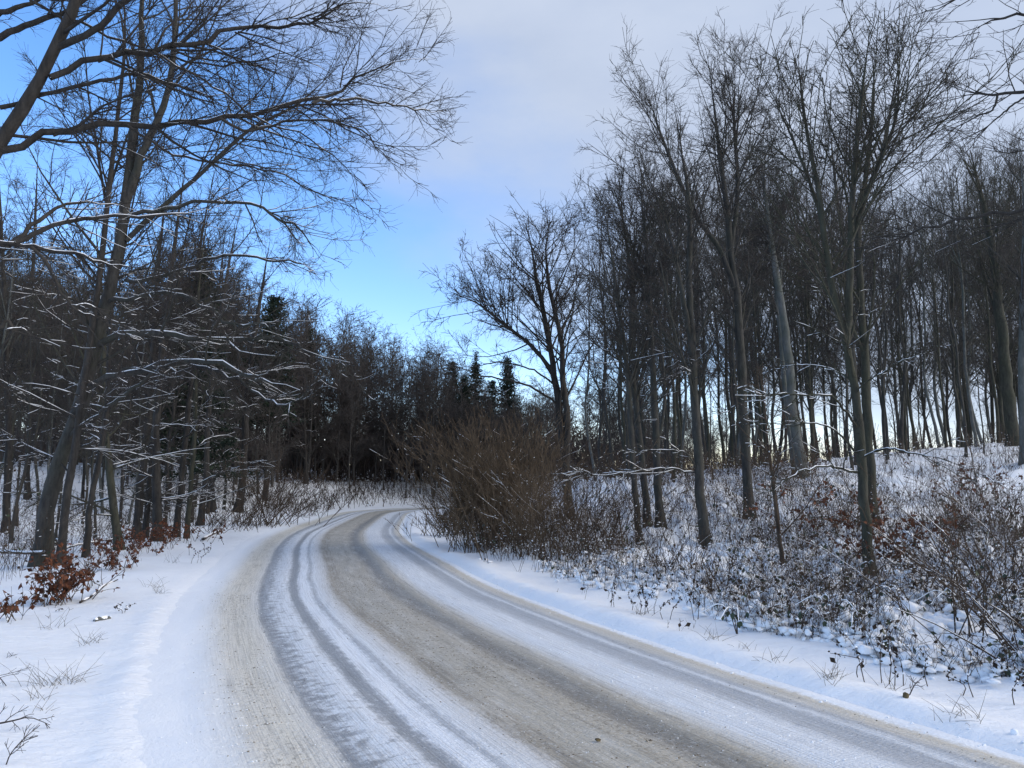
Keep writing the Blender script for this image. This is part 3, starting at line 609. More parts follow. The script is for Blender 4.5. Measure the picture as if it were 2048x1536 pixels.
rt([[(1590, 925), (1578, 860), (1568, 760), (1558, 640), (1540, 480), (1520, 330)]], [(9, 3)], 'thin grey stem hugging the left side of the pale leaning trunk', Y=28, seed=69, mats=(M_BARKL, M_TWIG, M_SNOW), l0=.5)
rt([[(2028, 878), (2015, 800), (2008, 700), (1996, 600), (1985, 500), (1960, 380), (1940, 300)]], [(22, 6)], 'big mossy trunk on the crest at the far right', Y=31, seed=70, forks=4, mats=(M_BARKG, M_TWIG, M_SNOW), l0=.45)
rt([[(2052, 935), (2046, 820), (2044, 700), (2048, 560), (2050, 420), (2040, 300)]], [(15, 5)], 'grey trunk cut by the right edge of the picture', Y=26, seed=71, forks=2, mats=(M_BARKL, M_TWIG, M_SNOW))
rt([[(1566, 1112), (1552, 1020), (1545, 960), (1534, 870), (1528, 790), (1524, 740)]], [(8, 2)], 'slender brown leaved sapling between the two main trunks of the right bank', Y=13, seed=72, nl=16, l0=.15, limb_len=.42, lang=(35, 60), caps=(120, 500, 1200), tip=.003, leafy=520, mats=(M_TWIGB, M_TWIG, M_SNOW), snow_z=4)
rt([[(1718, 905), (1712, 800), (1700, 640), (1690, 500), (1672, 380), (1660, 250)]], [(13, 4)], 'crest trunk showing between the two forks of the nearest tree', Y=30, seed=73, forks=3)
hand_tree('edge_beech', [[(2420, 1230), (2360, 900), (2330, 600), (2340, 300), (2380, 0), (2420, -300)]], [(70, 20)], 'tree out past the right edge whose twigs hang into the top right corner', Y=8.5, seed=75, nl=5, l0=.5, limb_len=.16, snow=1, snow_z=5.5,
          caps=(300, 1700, 5200), dens=(4, 7, 9), tip=.0024, flat=.9, twl=.14, mats=(M_BARKD, M_TWIG, M_SNOW), limbs=[
    ([(2335, 320), (2200, 230), (2100, 190), (2048, 183), (1990, 190), (1935, 188), (1880, 196)], .8, 14, 2), ([(2060, 186), (2020, 215), (1990, 240), (1955, 270)], .3, 5, 2), ([(1995, 190), (1985, 220), (1950, 235), (1900, 262)], .3, 5, 2),
    ([(2350, 150), (2200, 60), (2100, 40), (2040, 25), (1960, 55), (1925, 92)], .8, 12, 2), ([(2360, 60), (2180, -40), (2020, -30), (1930, -10), (1860, 20), (1820, 42)], .8, 10, 2),
    ([(2335, 330), (2220, 330), (2120, 300), (2060, 300), (2010, 310)], .6, 9, 2),
    ([(2330, 480), (2200, 430), (2048, 424), (1960, 432), (1860, 456), (1790, 478), (1740, 495), (1700, 520)], 1.2, 11, 2)])
print('hand trees', round(time.time() - T0, 1), 'tri', TOTAL[0])
# --- prototypes for the stands behind
def proto(seed, H, r, **kw):
    rg = np.random.default_rng(seed); t = np.linspace(0, 1, 8); P = np.c_[np.cumsum(rg.normal(size=8) * .018 * H), np.cumsum(rg.normal(size=8) * .018 * H), t * H]
    P[:, :2] -= P[0, :2]; P[:, :2] *= .5; P = catmull(P, 26); t = np.linspace(0, 1, 26); R = r * (1 - t) ** .8 + .006; R = flare(R, P); P[0, 2] -= .6
    k_ = dict(seed=seed, forks=3, nl=18, l0=.30, limb_len=.25, up=.07, lang=(24, 52), caps=(260, 1600, 5600), tip=.0048, dens=(2.6, 4.6, 6), lk=(5, 4, 3, 2), snow=0, twl=.36, flat=.9, limb_c=.4); k_.update(kw)
    return build_tree('beech_kind_%d' % seed, np.zeros(3), [(P, R)], [], **k_), H
TALL = [proto(100 + i, 16, .088, mats=((M_BARK, M_BARKG, M_BARKL, M_BARK, M_BARKG)[i], M_TWIG, M_SNOW)) for i in range(5)]
POLE = [proto(130 + i, 12, .05, forks=1, nl=16, l0=.2, limb_len=.2, caps=(150, 700, 2400), tip=.006, mats=(M_BARK, M_TWIG, M_SNOW)) for i in range(2)]
BUSHY = [proto(110 + i, 15, .10, l0=.14, nl=30, limb_len=.28, lang=(30, 65), up=.06, caps=(360, 2300, 8500), mats=(M_BARKF, M_TWIGF, M_SNOW), tip=.011, twl=.42) for i in range(3)]
SNOWY = [proto(120 + i, 14, .11, low=16, lowz=(.10, .5), lowlen=3.4, snow=1, snow_z=8, p3snow=0, caps=(280, 1600, 5200), mats=(M_BARKD, M_TWIG, M_SNOW), tip=.006) for i in range(2)]
print('protos', round(time.time() - T0, 1), 'tri', TOTAL[0])
SKY_L = [(-200, 430), (0, 500), (150, 540), (300, 500), (420, 520), (560, 585), (650, 615), (740, 640), (800, 680), (880, 690), (930, 735), (1000, 760), (1090, 770), (1200, 745), (1300, 735)]
SKY_R = [(1140, 640), (1170, 470), (1210, 380), (1300, 330), (1400, 300), (1500, 300), (1650, 290), (1800, 330), (1880, 350), (1940, 300), (2048, 270), (2300, 260)]
def height_for(X, Y, tab, jit):
    px = 1024 + X / (Y * cos(PITCH)) * FPX * 1.0
    py = np.interp(px, [a for a, _ in tab], [b_ for _, b_ in tab]); d = raydir(px, py)
    return EYE + d[2] / d[1] * Y - zt(X, Y) - jit
TAKEN = []
ORD = 'first second third fourth fifth sixth seventh eighth ninth tenth eleventh twelfth thirteenth fourteenth fifteenth sixteenth seventeenth eighteenth nineteenth twentieth'.split()
def ordinal_labels(pref, what, marks):
    ts = sorted([(1024 + o.location.x / o.location.y * FPX, o) for o in bpy.data.objects if o.name.split('.')[0] == pref and o.type == 'EMPTY'], key=lambda a: a[0])
    cnt = {}
    for px, o in ts:
        m_ = [t for x, t in marks if x <= px][-1]; k = cnt.get(m_, 0); cnt[m_] = k + 1
        o['label'] = '%s %s rightward from %s' % (ORD[min(k, 19)], what, m_)
def copy_of(protos, name, X, Y, H, label, group, r):
    parts, H0 = protos[int(r.integers(len(protos)))]; s = H / H0; w = s * r.uniform(.85, 1.15)
    z = zt(X, Y)
    plant(name, parts, (X, Y, z), label, 'tree', group, r.uniform(0, 6.28), (w, w, s)); TAKEN.append((X, Y))
def scatter(n, xr, yr, test, sp, seed):
    r = np.random.default_rng(seed); out = []
    tries = 0
    while len(out) < n and tries < n * 60:
        tries += 1; Y = r.uniform(*yr); X = r.uniform(*xr) if not callable(xr) else xr(Y, r)
        s = float(sdist([X], [Y])[0])
        if not test(X, Y, s): continue
        if any((X - a) ** 2 + (Y - b_) ** 2 < sp * sp for a, b_ in TAKEN[-400:]): continue
        TAKEN.append((X, Y)); out.append((X, Y))
    return out
def lvis(lo, hi): return lambda Y, r: r.uniform((lo - 1024) / FPX * Y, (hi - 1024) / FPX * Y)
rr_ = np.random.default_rng(5)
for X, Y in scatter(44, lvis(-160, 560), (24, 46), lambda X, Y, s: s > 10.5, 1.3, 201):
    H = min(15, height_for(X, Y, SKY_L, rr_.uniform(-1, 3)))
    copy_of(SNOWY if rr_.random() < .3 else TALL, 'slope_beech', X, Y, max(7, H), 'bare beech on the white slope behind the left row', 'beeches on the slope left of the road', rr_)
for X, Y in scatter(62, lvis(-160, 600), (46, 62), lambda X, Y, s: s > 9, 1.5, 202):
    copy_of(BUSHY if rr_.random() < .85 else SNOWY, 'hillside_beech', X, Y, max(8, height_for(X, Y, SKY_L, rr_.uniform(.5, 5))), 'dark bare beech crowded with others on top of the left hillside', 'dense dark beeches on top of the left hillside', rr_)
for X, Y in scatter(46, lvis(560, 1180), (62, 76), lambda X, Y, s: s > 9, 1.5, 203):
    copy_of(BUSHY, 'bend_beech', X, Y, max(6, height_for(X, Y, SKY_L, rr_.uniform(.5, 5))), 'dark bare beech crowded with others on the bank beyond the bend', 'dense dark beeches beyond the bend', rr_)
for X, Y in scatter(96, lvis(-200, 1330), (72, 112), lambda X, Y, s: s > 8, 2.0, 204):
    copy_of(BUSHY, 'distant_beech', X, Y, max(7, height_for(X, Y, SKY_L, rr_.uniform(-.6, 2.5))), 'far bare beech in the dark wooded skyline left of the sky gap', 'far beeches on the dark skyline', rr_)
for X, Y in scatter(24, lvis(1180, 1520), (26, 48), lambda X, Y, s: s < -6, 1.4, 205):
    copy_of(TALL, 'knoll_beech', X, Y, max(8, height_for(X, Y, SKY_R, rr_.uniform(0, 4))), 'slender bare beech on the left flank of the right knoll', 'slender beeches on the left flank of the knoll', rr_)
for X, Y in scatter(36, lvis(1330, 2120), (32, 52), lambda X, Y, s: s < -6, 1.5, 206):
    copy_of(TALL, 'crest_beech', X, Y, max(8, height_for(X, Y, SKY_R, rr_.uniform(0, 3.5))), 'tall bare beech in the stand along the crest of the right bank', 'tall beeches along the crest on the right', rr_)
for X, Y in scatter(70, lvis(1190, 2130), (28, 62), lambda X, Y, s: s < -6, .9, 208):
    copy_of(POLE, 'slender_pole', X, Y, rr_.uniform(6, 11), 'thin young beech pole standing among the bigger trunks of the right stand', 'thin poles in the right stand', rr_)
for X, Y in scatter(54, lvis(1250, 2150), (54, 90), lambda X, Y, s: s < -6, 2.0, 207):
    copy_of(TALL, 'far_stand_beech', X, Y, max(8, height_for(X, Y, SKY_R, rr_.uniform(1, 7))), 'thin far beech showing between the crest trunks on the right', 'far beeches seen between the crest trunks', rr_)
ordinal_labels('slope_beech', 'bare slope beech', [(-9999, 'the left picture edge'), (100, 'the big leaning beech'), (236, 'the mossy verge trunk'), (315, 'the stout verge trunk'), (400, 'the end of the verge row')])
ordinal_labels('crest_beech', 'crest beech', [(-9999, 'the leaning trunk pair'), (1412, 'the dark leaning trunk'), (1500, 'the straight clear footed trunk'), (1606, 'the pale leaning trunk'), (1742, 'the nearest trunk'), (1880, 'the middle of the bare crest'), (2028, 'the big mossy crest trunk')])
ordinal_labels('knoll_beech', 'slender knoll beech', [(-9999, 'the wide twin stemmed tree'), (1280, 'the two close trunks'), (1412, 'the dark leaning trunk')])
for X, Y in scatter(44, lvis(1070, 1480), (74, 120), lambda X, Y, s: s > 3 or s < -5, 1.8, 209):
    copy_of(BUSHY, 'backdrop_beech', X, Y, max(6, height_for(X, Y, [(1060, 765), (1200, 745), (1300, 760), (1480, 830)], rr_.uniform(-.5, 3))), 'low distant bare beech behind the spreading tree and knoll', 'distant low wood behind the knoll', rr_)
for X, Y in scatter(22, lvis(850, 1090), (66, 76), lambda X, Y, s: s > 5, 1.6, 210):
    copy_of(BUSHY, 'backdrop_beech', X, Y, max(6, height_for(X, Y, SKY_L, rr_.uniform(.3, 3))), 'bare beech among the dark conifers above the bend', 'bare beeches around the conifers', rr_)
# --- conifers
def conifer(seed, H, w, pine=False):
    rg = np.random.default_rng(seed); tb = MB(); fb = MB(); P = np.c_[np.zeros(10), np.zeros(10), np.linspace(-.5, H, 10)]
    tubes(tb, P, np.linspace(.16, .02, 10), 8)
    n = 170; t = rg.uniform(.12 if not pine else .3, .99, n) ** .85; a = rg.uniform(0, 2 * pi, n)
    L = w * ((1 - t) * (1 if not pine else .9) + (.03 if not pine else .12)) * rg.uniform(.7, 1.15, n)
    d = np.c_[np.cos(a), np.sin(a), np.full(n, -.12 if not pine else .05)]; k = np.linspace(0, 1, 6)
    B = np.c_[np.zeros(n), np.zeros(n), t * H][:, None] + d[:, None] * (L[:, None, None] * k[None, :, None]); B[:, :, 2] += (k ** 2 * .12)[None] * L[:, None]
    tubes(tb, B, np.linspace(.03, .008, 6)[None].repeat(n, 0), 3)
    m_ = 11500; i = rg.choice(n, m_, p=L / L.sum()); kk = rg.uniform(.15, 1, m_); x = kk * 5; j = np.minimum(x.astype(int), 4); u = (x - j)[:, None]
    C = B[i, j] * (1 - u) + B[i, j + 1] * u + rg.normal(size=(m_, 3)) * [.13, .13, .09] * (1.6 if pine else 1)
    leaves(fb, rg, C, .17, 0, .25)
    return [('trunk', tb.mesh('conifer_trunk', [M_BARKD])), ('crown', fb.mesh('conifer_crown', [M_NEEDLE], smooth=False))], H
CON = [conifer(1, 14, 3.0), conifer(2, 14, 3.0, True), conifer(3, 14, 2.6, True)]
for px, py, Y, k_, lab in [(410, 490, 38, 0, 'dark pointed spruce among the bare crowns left of the sky gap'), (548, 590, 52, 1, 'dark pine crown on the left skyline, lower than the spruce'), (905, 722, 82, 1, 'broad dark pine left of the pointed one above the bend'),
                           (952, 700, 80, 0, 'small pointed conifer standing highest above the bend'), (1015, 712, 78, 2, 'dark pine right of the pointed conifer, partly behind the spreading tree'), (985, 760, 76, 1, 'lower dark pine between the two taller conifers'), (930, 750, 74, 2, 'round topped dark pine directly over the big bush'),
                           (620, 655, 70, 0, 'far small spruce sunk into the left skyline')]:
    top = at(px, py, Y); z = zt(top[0], Y); parts, H0 = CON[k_]; s = (top[2] - z) / H0
    plant('conifer', parts, (top[0], Y, z), lab, 'conifer', 'dark conifers among the bare wood', rr_.uniform(0, 6), (s * 1.1, s * 1.1, s))
print('stands', round(time.time() - T0, 1), 'tri', TOTAL[0])
# ------------------------------------------------------------------ shrubs
def shrub(name, base, n, H, spread, label, cat='bush', mat=None, seed=0, snow=.5, leaf=0, leafmat=None, lean=(0, 0), tip=.003, sub=(6, 5), rad=.008, basew=.35, caps=(2600, 6000), leafsize=.06, group=None, curve=.12, zc=1.0):
    rg = np.random.default_rng(seed); base = np.asarray(base, float); K = 7
    a = rg.uniform(0, 2 * pi, n); tl = np.sqrt(rg.random(n)) * spread; d = np.c_[np.cos(a) * tl + lean[0], np.sin(a) * tl + lean[1], np.full(n, 1.)]
    d /= np.linalg.norm(d, axis=1, keepdims=True)
    L = H * rg.uniform(.45, 1.05, n) * (zc + (1 - zc) * d[:, 2]); P = np.empty((n, K, 3)); P[:, 0] = base + np.c_[rg.normal(size=(n, 2)) * basew, np.full(n, -.05)]
    P[:, 0, 2] = terrain(P[:, 0, 0], P[:, 0, 1]) - .04
    for k in range(1, K):
        d = d + rg.normal(size=(n, 3)) * .07 + np.c_[np.cos(a) * curve * .3, np.sin(a) * curve * .3, np.full(n, -curve * .25)]; d /= np.linalg.norm(d, axis=1, keepdims=True)
        P[:, k] = P[:, k - 1] + d * (L / (K - 1))[:, None]
    R = np.linspace(1, .35, K)[None] * rg.uniform(.6, 1.4, n)[:, None] * rad
    sb = MB(); wb = MB(); tubes(sb, P, R, 4)
    P2, R2 = grow(rg, P, R, dens=sub[0] / max(H, .3), t0=.2, lr=.35, c=.5, ang=(18, 42), up=.06, wob=.14, flat=1, rr=.7, tip=tip, K=4, cap=caps[0]); tubes(sb, P2, R2, 3)
    P3, R3 = grow(rg, P2, R2, dens=sub[1], t0=.1, lr=.45, c=.4, ang=(20, 45), up=.05, wob=.18, flat=1, rr=.8, tip=tip * .8, K=3, cap=caps[1]); tubes(sb, P3, R3, 3)
    e = empty(name, base); obj('stems', sb.mesh('stems', [mat or M_TWIGB], base), e)
    if snow:
        snowcaps(wb, rg, P, R, cover=snow * .75, maxz=.9, extra=.001, S=3, thick=.6); snowcaps(wb, rg, P2, R2, cover=snow * .6, maxz=.8, S=3, extra=.001)
        nb = int(n * 2 * snow); i = rg.integers(0, n, nb); k = rg.integers(1, K - 1, nb); blobs(wb, rg, P[i, k] + [0, 0, .006], rg.uniform(.008, .02, nb), 0, 0, .7)
        if wb.n: obj('snow_cover', wb.mesh('snow_cover', [M_SNOW], base), e)
    if leaf:
        lb = MB(); i = rg.integers(0, len(P2), leaf); k = rg.integers(1, 4, leaf); leaves(lb, rg, P2[i, k], leafsize); obj('leaves', lb.mesh('leaves', [leafmat or M_LEAFR], base), e)
    return tag(e, label, cat, group)
g_ = ground
b0 = g_(1000, 1090); shrub('hazel_bush', b0, 300, 3.6, .60, 'huge rounded brown leafless bush at the inside of the bend', mat=M_HAZEL, seed=301, snow=.75, curve=.03, basew=.62, sub=(12, 5), caps=(3600, 8500), rad=.009, tip=.0042, lean=(-.14, -.05), zc=1.0)
b0 = g_(1085, 1110); shrub('hazel_bush', b0, 110, 2.6, .65, 'snow flecked leafless bush against the right side of the huge brown one', mat=M_HAZEL, seed=302, snow=.75, basew=.5, sub=(7, 4), caps=(1600, 3600), tip=.004)
b0 = g_(905, 1072); shrub('hazel_bush', b0, 120, 1.5, .8, 'low twiggy bush hanging over the road edge left of the huge brown one', mat=M_HAZEL, seed=303, snow=.5, basew=.6, sub=(7, 4), caps=(1600, 3600), lean=(-.1, 0), tip=.005, zc=.9)
b0 = g_(1190, 1105); shrub('hazel_bush', b0, 80, 2.4, .8, 'thin dark bush between the big brown bush and the leaning pair of trunks', mat=M_TWIGB, seed=304, snow=.6, basew=.6, caps=(1200, 2600), tip=.004)
b0 = g_(520, 1050); shrub('verge_shrub', b0, 110, 3.6, .85, 'leafless fan shaped shrub on the outer verge left of the bend', mat=M_TWIGB, seed=305, snow=.35, basew=.9, caps=(1800, 4000), tip=.006, rad=.012, lean=(.25, 0))
b0 = g_(598, 1032); shrub('verge_shrub', b0, 60, 1.9, 1.1, 'smaller dark shrub right of the fan shaped one by the bend', mat=M_TWIGB, seed=306, snow=.3, basew=.9, caps=(800, 1800), tip=.007, rad=.010)
b0 = g_(455, 1062); shrub('verge_shrub', b0, 60, 1.5, 1.2, 'tangled low shrub left of the fan shaped one', mat=M_TWIGB, seed=307, snow=.3, basew=.9, caps=(800, 1800), tip=.005)
for px, py, Hh, lab in [(655, 1000, 1.2, 'brushy shrub at the left end of the bank over the bend'), (700, 996, 1.5, 'brushy shrub second from the left on the bank over the bend'), (745, 994, 1.5, 'reddish brushy shrub in the middle of the bank over the bend'), (790, 990, 1.4, 'brushy shrub at the right end of the bank over the bend')]:
    shrub('bank_shrub', g_(px, py), 60, Hh, .7, lab, mat=M_TWIGB, seed=int(px), snow=.35, basew=1.1, caps=(400, 600), tip=.009, rad=.010, group='brushy shrubs on the bank over the bend')
# brown leaved beech saplings
for px, py, n, Hh, lf, ls, lab in [(98, 1205, 40, .82, 620, .075, 'biggest brown leaved beech shrub, in front of the leaning beech'), (160, 1180, 14, .8, 110, .085, 'brown leaved shoots reaching out right of the biggest leafy shrub'), (18, 1240, 10, .55, 60, .09, 'few brown leaves on a shoot at the left edge of the verge'),
                                (225, 1140, 22, .62, 260, .075, 'compact brown leaved shrub second along the left verge'), (265, 1108, 26, .7, 420, .075, 'brown leaved shrub at the foot of the ivy speckled pair'), (310, 1096, 30, .75, 480, .075, 'brown leaved shrub at the foot of the stout straight trunk'), (360, 1084, 24, .8, 380, .075, 'brown leaved shrub furthest along the left tree row')]:
    shrub('beech_sapling', g_(px, py), n, Hh, .62, lab, 'shrub', mat=M_TWIGB, seed=int(px), snow=.3, leaf=lf, leafsize=ls, basew=.2 if px < 240 else .5, caps=(300, 300), tip=.003, rad=.006, zc=.8)
for px, py, n, Hh, lf, sp_, lab in [(1790, 1150, 26, 1.5, 620, .9, 'rust leaved sapling right of the nearest trunk'), (1665, 1090, 20, 1.2, 260, .8, 'sparse rust leaved sapling left of the nearest trunk'), (1640, 905, 24, 1.6, 420, 1.0, 'rust leaved shrub on the crest behind the nearest trunk'),
                                   (1600, 950, 16, .9, 260, 1.0, 'brown leaves heaped round the pale leaning trunk'), (1500, 925, 16, 1.2, 200, 1., 'rusty shrub on the crest left of the pale trunk'), (1935, 985, 20, 1.2, 260, 1.0, 'drooping brown shrub on the open slope at right'), (2010, 1060, 26, 1.6, 160, 1., 'reddish sapling at the right edge of the slope')]:
    shrub('rust_leaved_sapling', g_(px, py), n, Hh, sp_, lab, 'shrub', mat=M_TWIGB, seed=int(px), snow=.5, leaf=lf, leafsize=.075, basew=.4, caps=(500, 700), tip=.0035, rad=.007)
# bigger snowy shrubs in the right foreground
for px, py, n, Hh, sp_, ln, lab in [(2040, 1310, 16, 2.3, .9, (-.35, 0), 'many branched dark shrub at the right edge, nearest the camera'), (1950, 1290, 9, 1.5, .45, (0, 0), 'bunch of straight brown stems rising from a snowy stump'), (1880, 1190, 22, 1.6, 1.0, (-.2, 0), 'low spreading shrub with snow laden bough right of the rust leaved sapling'),
                                   (1990, 1180, 26, 2.0, .9, (0, 0), 'tall tangled shrub behind the bunch of straight stems'), (1450, 1190, 9, 1.0, .4, (0, 0), 'dark upright stalky shrub by the verge below the dark trunk'), (1600, 1230, 12, .8, 1.0, (0, 0), 'dark thorny clump sticking out of the snow mounds'), (1350, 1150, 26, 1.3, .8, (0, 0), 'twiggy shrub in the brambles below the straight trunk')]:
    shrub('snowy_shrub', g_(px, py), n, Hh, sp_, lab, 'bush', mat=M_TWIGB, seed=int(px), snow=.75, basew=.28 if px != 1950 else .1, caps=(420, 900), tip=.0026, rad=.008, lean=ln, sub=(5, 5))
print('shrubs', round(time.time() - T0, 1), 'tri', TOTAL[0])
# ------------------------------------------------------------------ undergrowth that nobody could count
def thicket(name, label, pts, seed, hs, nblob, nleaf, scale_r, cat='undergrowth', mats=(M_TWIGB, M_SNOW, M_LEAFG, M_LEAFD), arch=.25, blob=(.03, .09), bsub=1):
    rg = np.random.default_rng(seed); mb = MB(); n = len(pts); K = 3
    z = terrain(pts[:, 0], pts[:, 1]); h = hs * rg.uniform(.3, 1.15, n) * (.5 + vn(pts[:, 0] * .7, pts[:, 1] * .7, 31))
    d = np.c_[rg.normal(size=(n, 2)) * .28, np.ones(n)]; d /= np.linalg.norm(d, axis=1, keepdims=True); P = np.empty((n, K, 3)); P[:, 0] = np.c_[pts, z - .03]
    for k in range(1, K):
        d = d + rg.normal(size=(n, 3)) * .16; d[rg.random(n) < arch] += [0, 0, -.22]; d /= np.linalg.norm(d, axis=1, keepdims=True); P[:, k] = P[:, k - 1] + d * (h / (K - 1))[:, None]
    R = np.linspace(1, .5, K)[None] * (np.maximum(.0024, scale_r * pts[:, 1]) * rg.uniform(.7, 1.3, n))[:, None]
    tubes(mb, P, R, 3, 0)
    P2, R2 = grow(rg, P, R, n=2, t0=.25, lr=.4, c=.3, ang=(25, 65), up=.02, wob=.2, flat=1, rr=.8, tip=.002, K=2); R2 = np.maximum(R2, (scale_r * .7 * P2[:, :, 1]).clip(.0015)); tubes(mb, P2, R2, 3, 0)
    if nblob and bsub == 1:
        ng = nblob // 2; i = rg.integers(0, n, ng); c = P[i, 0] + np.c_[rg.normal(size=(ng, 2)) * .09, rg.uniform(0, .09, ng)]; c[:, 2] = terrain(c[:, 0], c[:, 1]) + rg.uniform(0, .09, ng)
        blobs(mb, rg, c, rg.uniform(.03, .085, ng), 1, 1, .5, .22); nblob -= ng
    if nblob:
        bsub = 0; i = rg.integers(0, len(P2), nblob); k = rg.integers(0, 2, nblob); c = P2[i, k] + [0, 0, .01]; low = c[:, 2] - terrain(c[:, 0], c[:, 1], False)
        sz = rg.uniform(blob[0], blob[1], nblob) * np.clip(1.15 - low * .9, .25, 1) * (1 + .012 * c[:, 1]); blobs(mb, rg, c, sz, 1, bsub, .6, .32)
    if nleaf:
        i = rg.integers(0, len(P2), nleaf); k = rg.integers(0, 2, nleaf); c = P2[i, k]; hlf = nleaf // 3
        leaves(mb, rg, c[:hlf], .055 * (1 + .02 * c[:hlf, 1:2].mean()), 2, .9); leaves(mb, rg, c[hlf:], .045 * (1 + .02 * c[hlf:, 1:2].mean()), 3, .9)
    return tag(obj(name, mb.mesh(name, list(mats))), label, cat, kind='stuff')
def area(n, pxr, yr, test, seed):
    r = np.random.default_rng(seed); Y = np.exp(r.uniform(np.log(yr[0]), np.log(yr[1]), n)); X = (r.uniform(pxr[0], pxr[1], n) - 1024) / FPX * Y; s = sdist(X, Y)
    k = test(X, Y, s); return np.c_[X, Y][k]
brk = lambda X, Y: 1.2 + .9 * vn(X * .8, Y * .8, 41) - .75 * sst(9, 18, Y)
p = area(10500, (900, 2150), (5.5, 17), lambda X, Y, s: (-s > brk(X, Y)) & (vn(X * .9, Y * .9, 42) > .33), 401)
thicket('bramble_thicket', 'snow loaded brambles and dead stalks covering the near right bank', p, 402, .72, 7000, 3000, .00026, blob=(.007, .024))
p = area(8500, (880, 2150), (15, 38), lambda X, Y, s: (-s > .8 + .6 * vn(X, Y, 43)) & (vn(X * .5, Y * .5, 44) > .25 + .3 * sst(.3, .5, X / Y)), 403)
thicket('bank_undergrowth', 'thin brown saplings and snowy twigs covering the slope of the right knoll', p, 404, 1.0, 4500, 2600, .00024, blob=(.012, .032), bsub=0)
p = area(1300, (-150, 620), (19, 60), lambda X, Y, s: (s > 8.6), 405)
thicket('slope_undergrowth', 'thin dark twigs poking through the snow of the left slope', p, 406, .8, 300, 200, .0003, bsub=0)
p = area(2600, (-60, 640), (9, 40), lambda X, Y, s: (s > 8.0) & (s < 9.9), 411)
thicket('row_undergrowth', 'tangle of thin twigs and fallen brush along the left tree row', p, 412, 1.7, 300, 200, .00022, bsub=0, blob=(.02, .04))
p = area(1500, (560, 1000), (46, 76), lambda X, Y, s: s > 6.8, 407)
thicket('bend_undergrowth', 'dense brush on the snowy bank beyond the bend', p, 408, 1.2, 300, 0, .00028, bsub=0)
p = area(5600, (-200, 1350), (68, 110), lambda X, Y, s: s > 14, 409)
thicket('hill_underwood', 'dark underwood filling the space beneath the far beeches', p, 410, 5.0, 0, 0, .0008, mats=(M_TWIGF, M_SNOW, M_LEAFG, M_LEAFD))
p = area(3400, (1080, 2200), (56, 95), lambda X, Y, s: s < -6, 421)
thicket('crest_underwood', 'grey brush standing behind the crest of the right knoll', p, 422, 4.6, 0, 0, .00045, mats=(M_TWIGF, M_SNOW, M_LEAFG, M_LEAFD))
# snow mounds over the near brambles
p = area(1300, (1150, 2150), (5.5, 13), lambda X, Y, s: (-s > brk(X, Y) + .25) & (vn(X * 1.6, Y * 1.6, 45) > .45), 413)
r_ = np.random.default_rng(9); mb = MB(); z = terrain(p[:, 0], p[:, 1]); blobs(mb, r_, np.c_[p, z + r_.uniform(-.03, .06, len(p))], r_.uniform(.04, .11, len(p)), 0, 1, .5, .2)
tag(obj('snow_mounds', mb.mesh('snow_mounds', [M_SNOW])), 'rounded heaps of snow resting on the flattened brambles by the right verge', 'snow', kind='stuff')
print('thickets', round(time.time() - T0, 1), 'tri', TOTAL[0])
# ------------------------------------------------------------------ small things
def tuft(px, py, n, H, label, seed, mat=M_STRAW, name='grass_tuft', cat='grass', group='dry grass tufts poking through the snow'):
    b0 = g_(px, py); rg = np.random.default_rng(seed); mb = MB(); K = 4
    a = rg.uniform(0, 2 * pi, n); d = np.c_[np.cos(a) * .7, np.sin(a) * .7, rg.uniform(.35, 1.3, n)]; d /= np.linalg.norm(d, axis=1, keepdims=True)
    P = np.empty((n, K, 3)); P[:, 0] = b0 + np.c_[rg.normal(size=(n, 2)) * H * .25, np.full(n, -.02)]
    L = H * rg.uniform(.5, 1.2, n)
    for k in range(1, K): d = d + rg.normal(size=(n, 3)) * .12 + [0, 0, -.12]; d /= np.linalg.norm(d, axis=1, keepdims=True); P[:, k] = P[:, k - 1] + d * (L / 3)[:, None]
    tubes(mb, P, np.linspace(1, .4, K)[None].repeat(n, 0) * .0022, 3)
    return tag(obj(name, mb.mesh(name, [mat], b0), None, b0), label, cat, group)
for i, (px, py, n, Hh, lab) in enumerate([(110, 1365, 26, .30, 'pale grass tuft in the middle of the left snow, largest there'), (150, 1355, 20, .28, 'grass tuft touching the largest pale one on its right'), (185, 1285, 18, .26, 'thin grass tuft below the small log'), (320, 1190, 16, .22, 'tiny tuft beside the slush near the left tracks'), (310, 1180, 14, .25, 'low tuft right of the dark fallen stick'),
        (110, 1258, 12, .3, 'wispy tuft below the biggest leafy shrub'), (70, 1395, 10, .2, 'faint tuft left of and under the largest pale one'), (255, 1120, 16, .3, 'grass in front of the second leafy shrub'), (345, 1128, 14, .3, 'short grass before the dark stalk clump'), (90, 1420, 8, .2, 'lone blades low in the left snow'),
        (1662, 1368, 26, .22, 'arched grass clump on the right verge, biggest on that side'), (1545, 1330, 14, .2, 'blades on the right verge above the biggest clump'), (1425, 1290, 16, .2, 'blades left on the right verge by the brambles'), (1938, 1440, 14, .22, 'thin blades low on the right verge'), (1490, 1305, 12, .18, 'short blades between two bramble leaves and the road'), (1280, 1235, 16, .2, 'low grass under the hanging brown leaves'), (1920, 1455, 9, .2, 'lowest blades on the right verge'), (1780, 1375, 10, .25, 'upright blades beside the beaded stalks')]):
    tuft(px, py, n, Hh, lab, 500 + i)
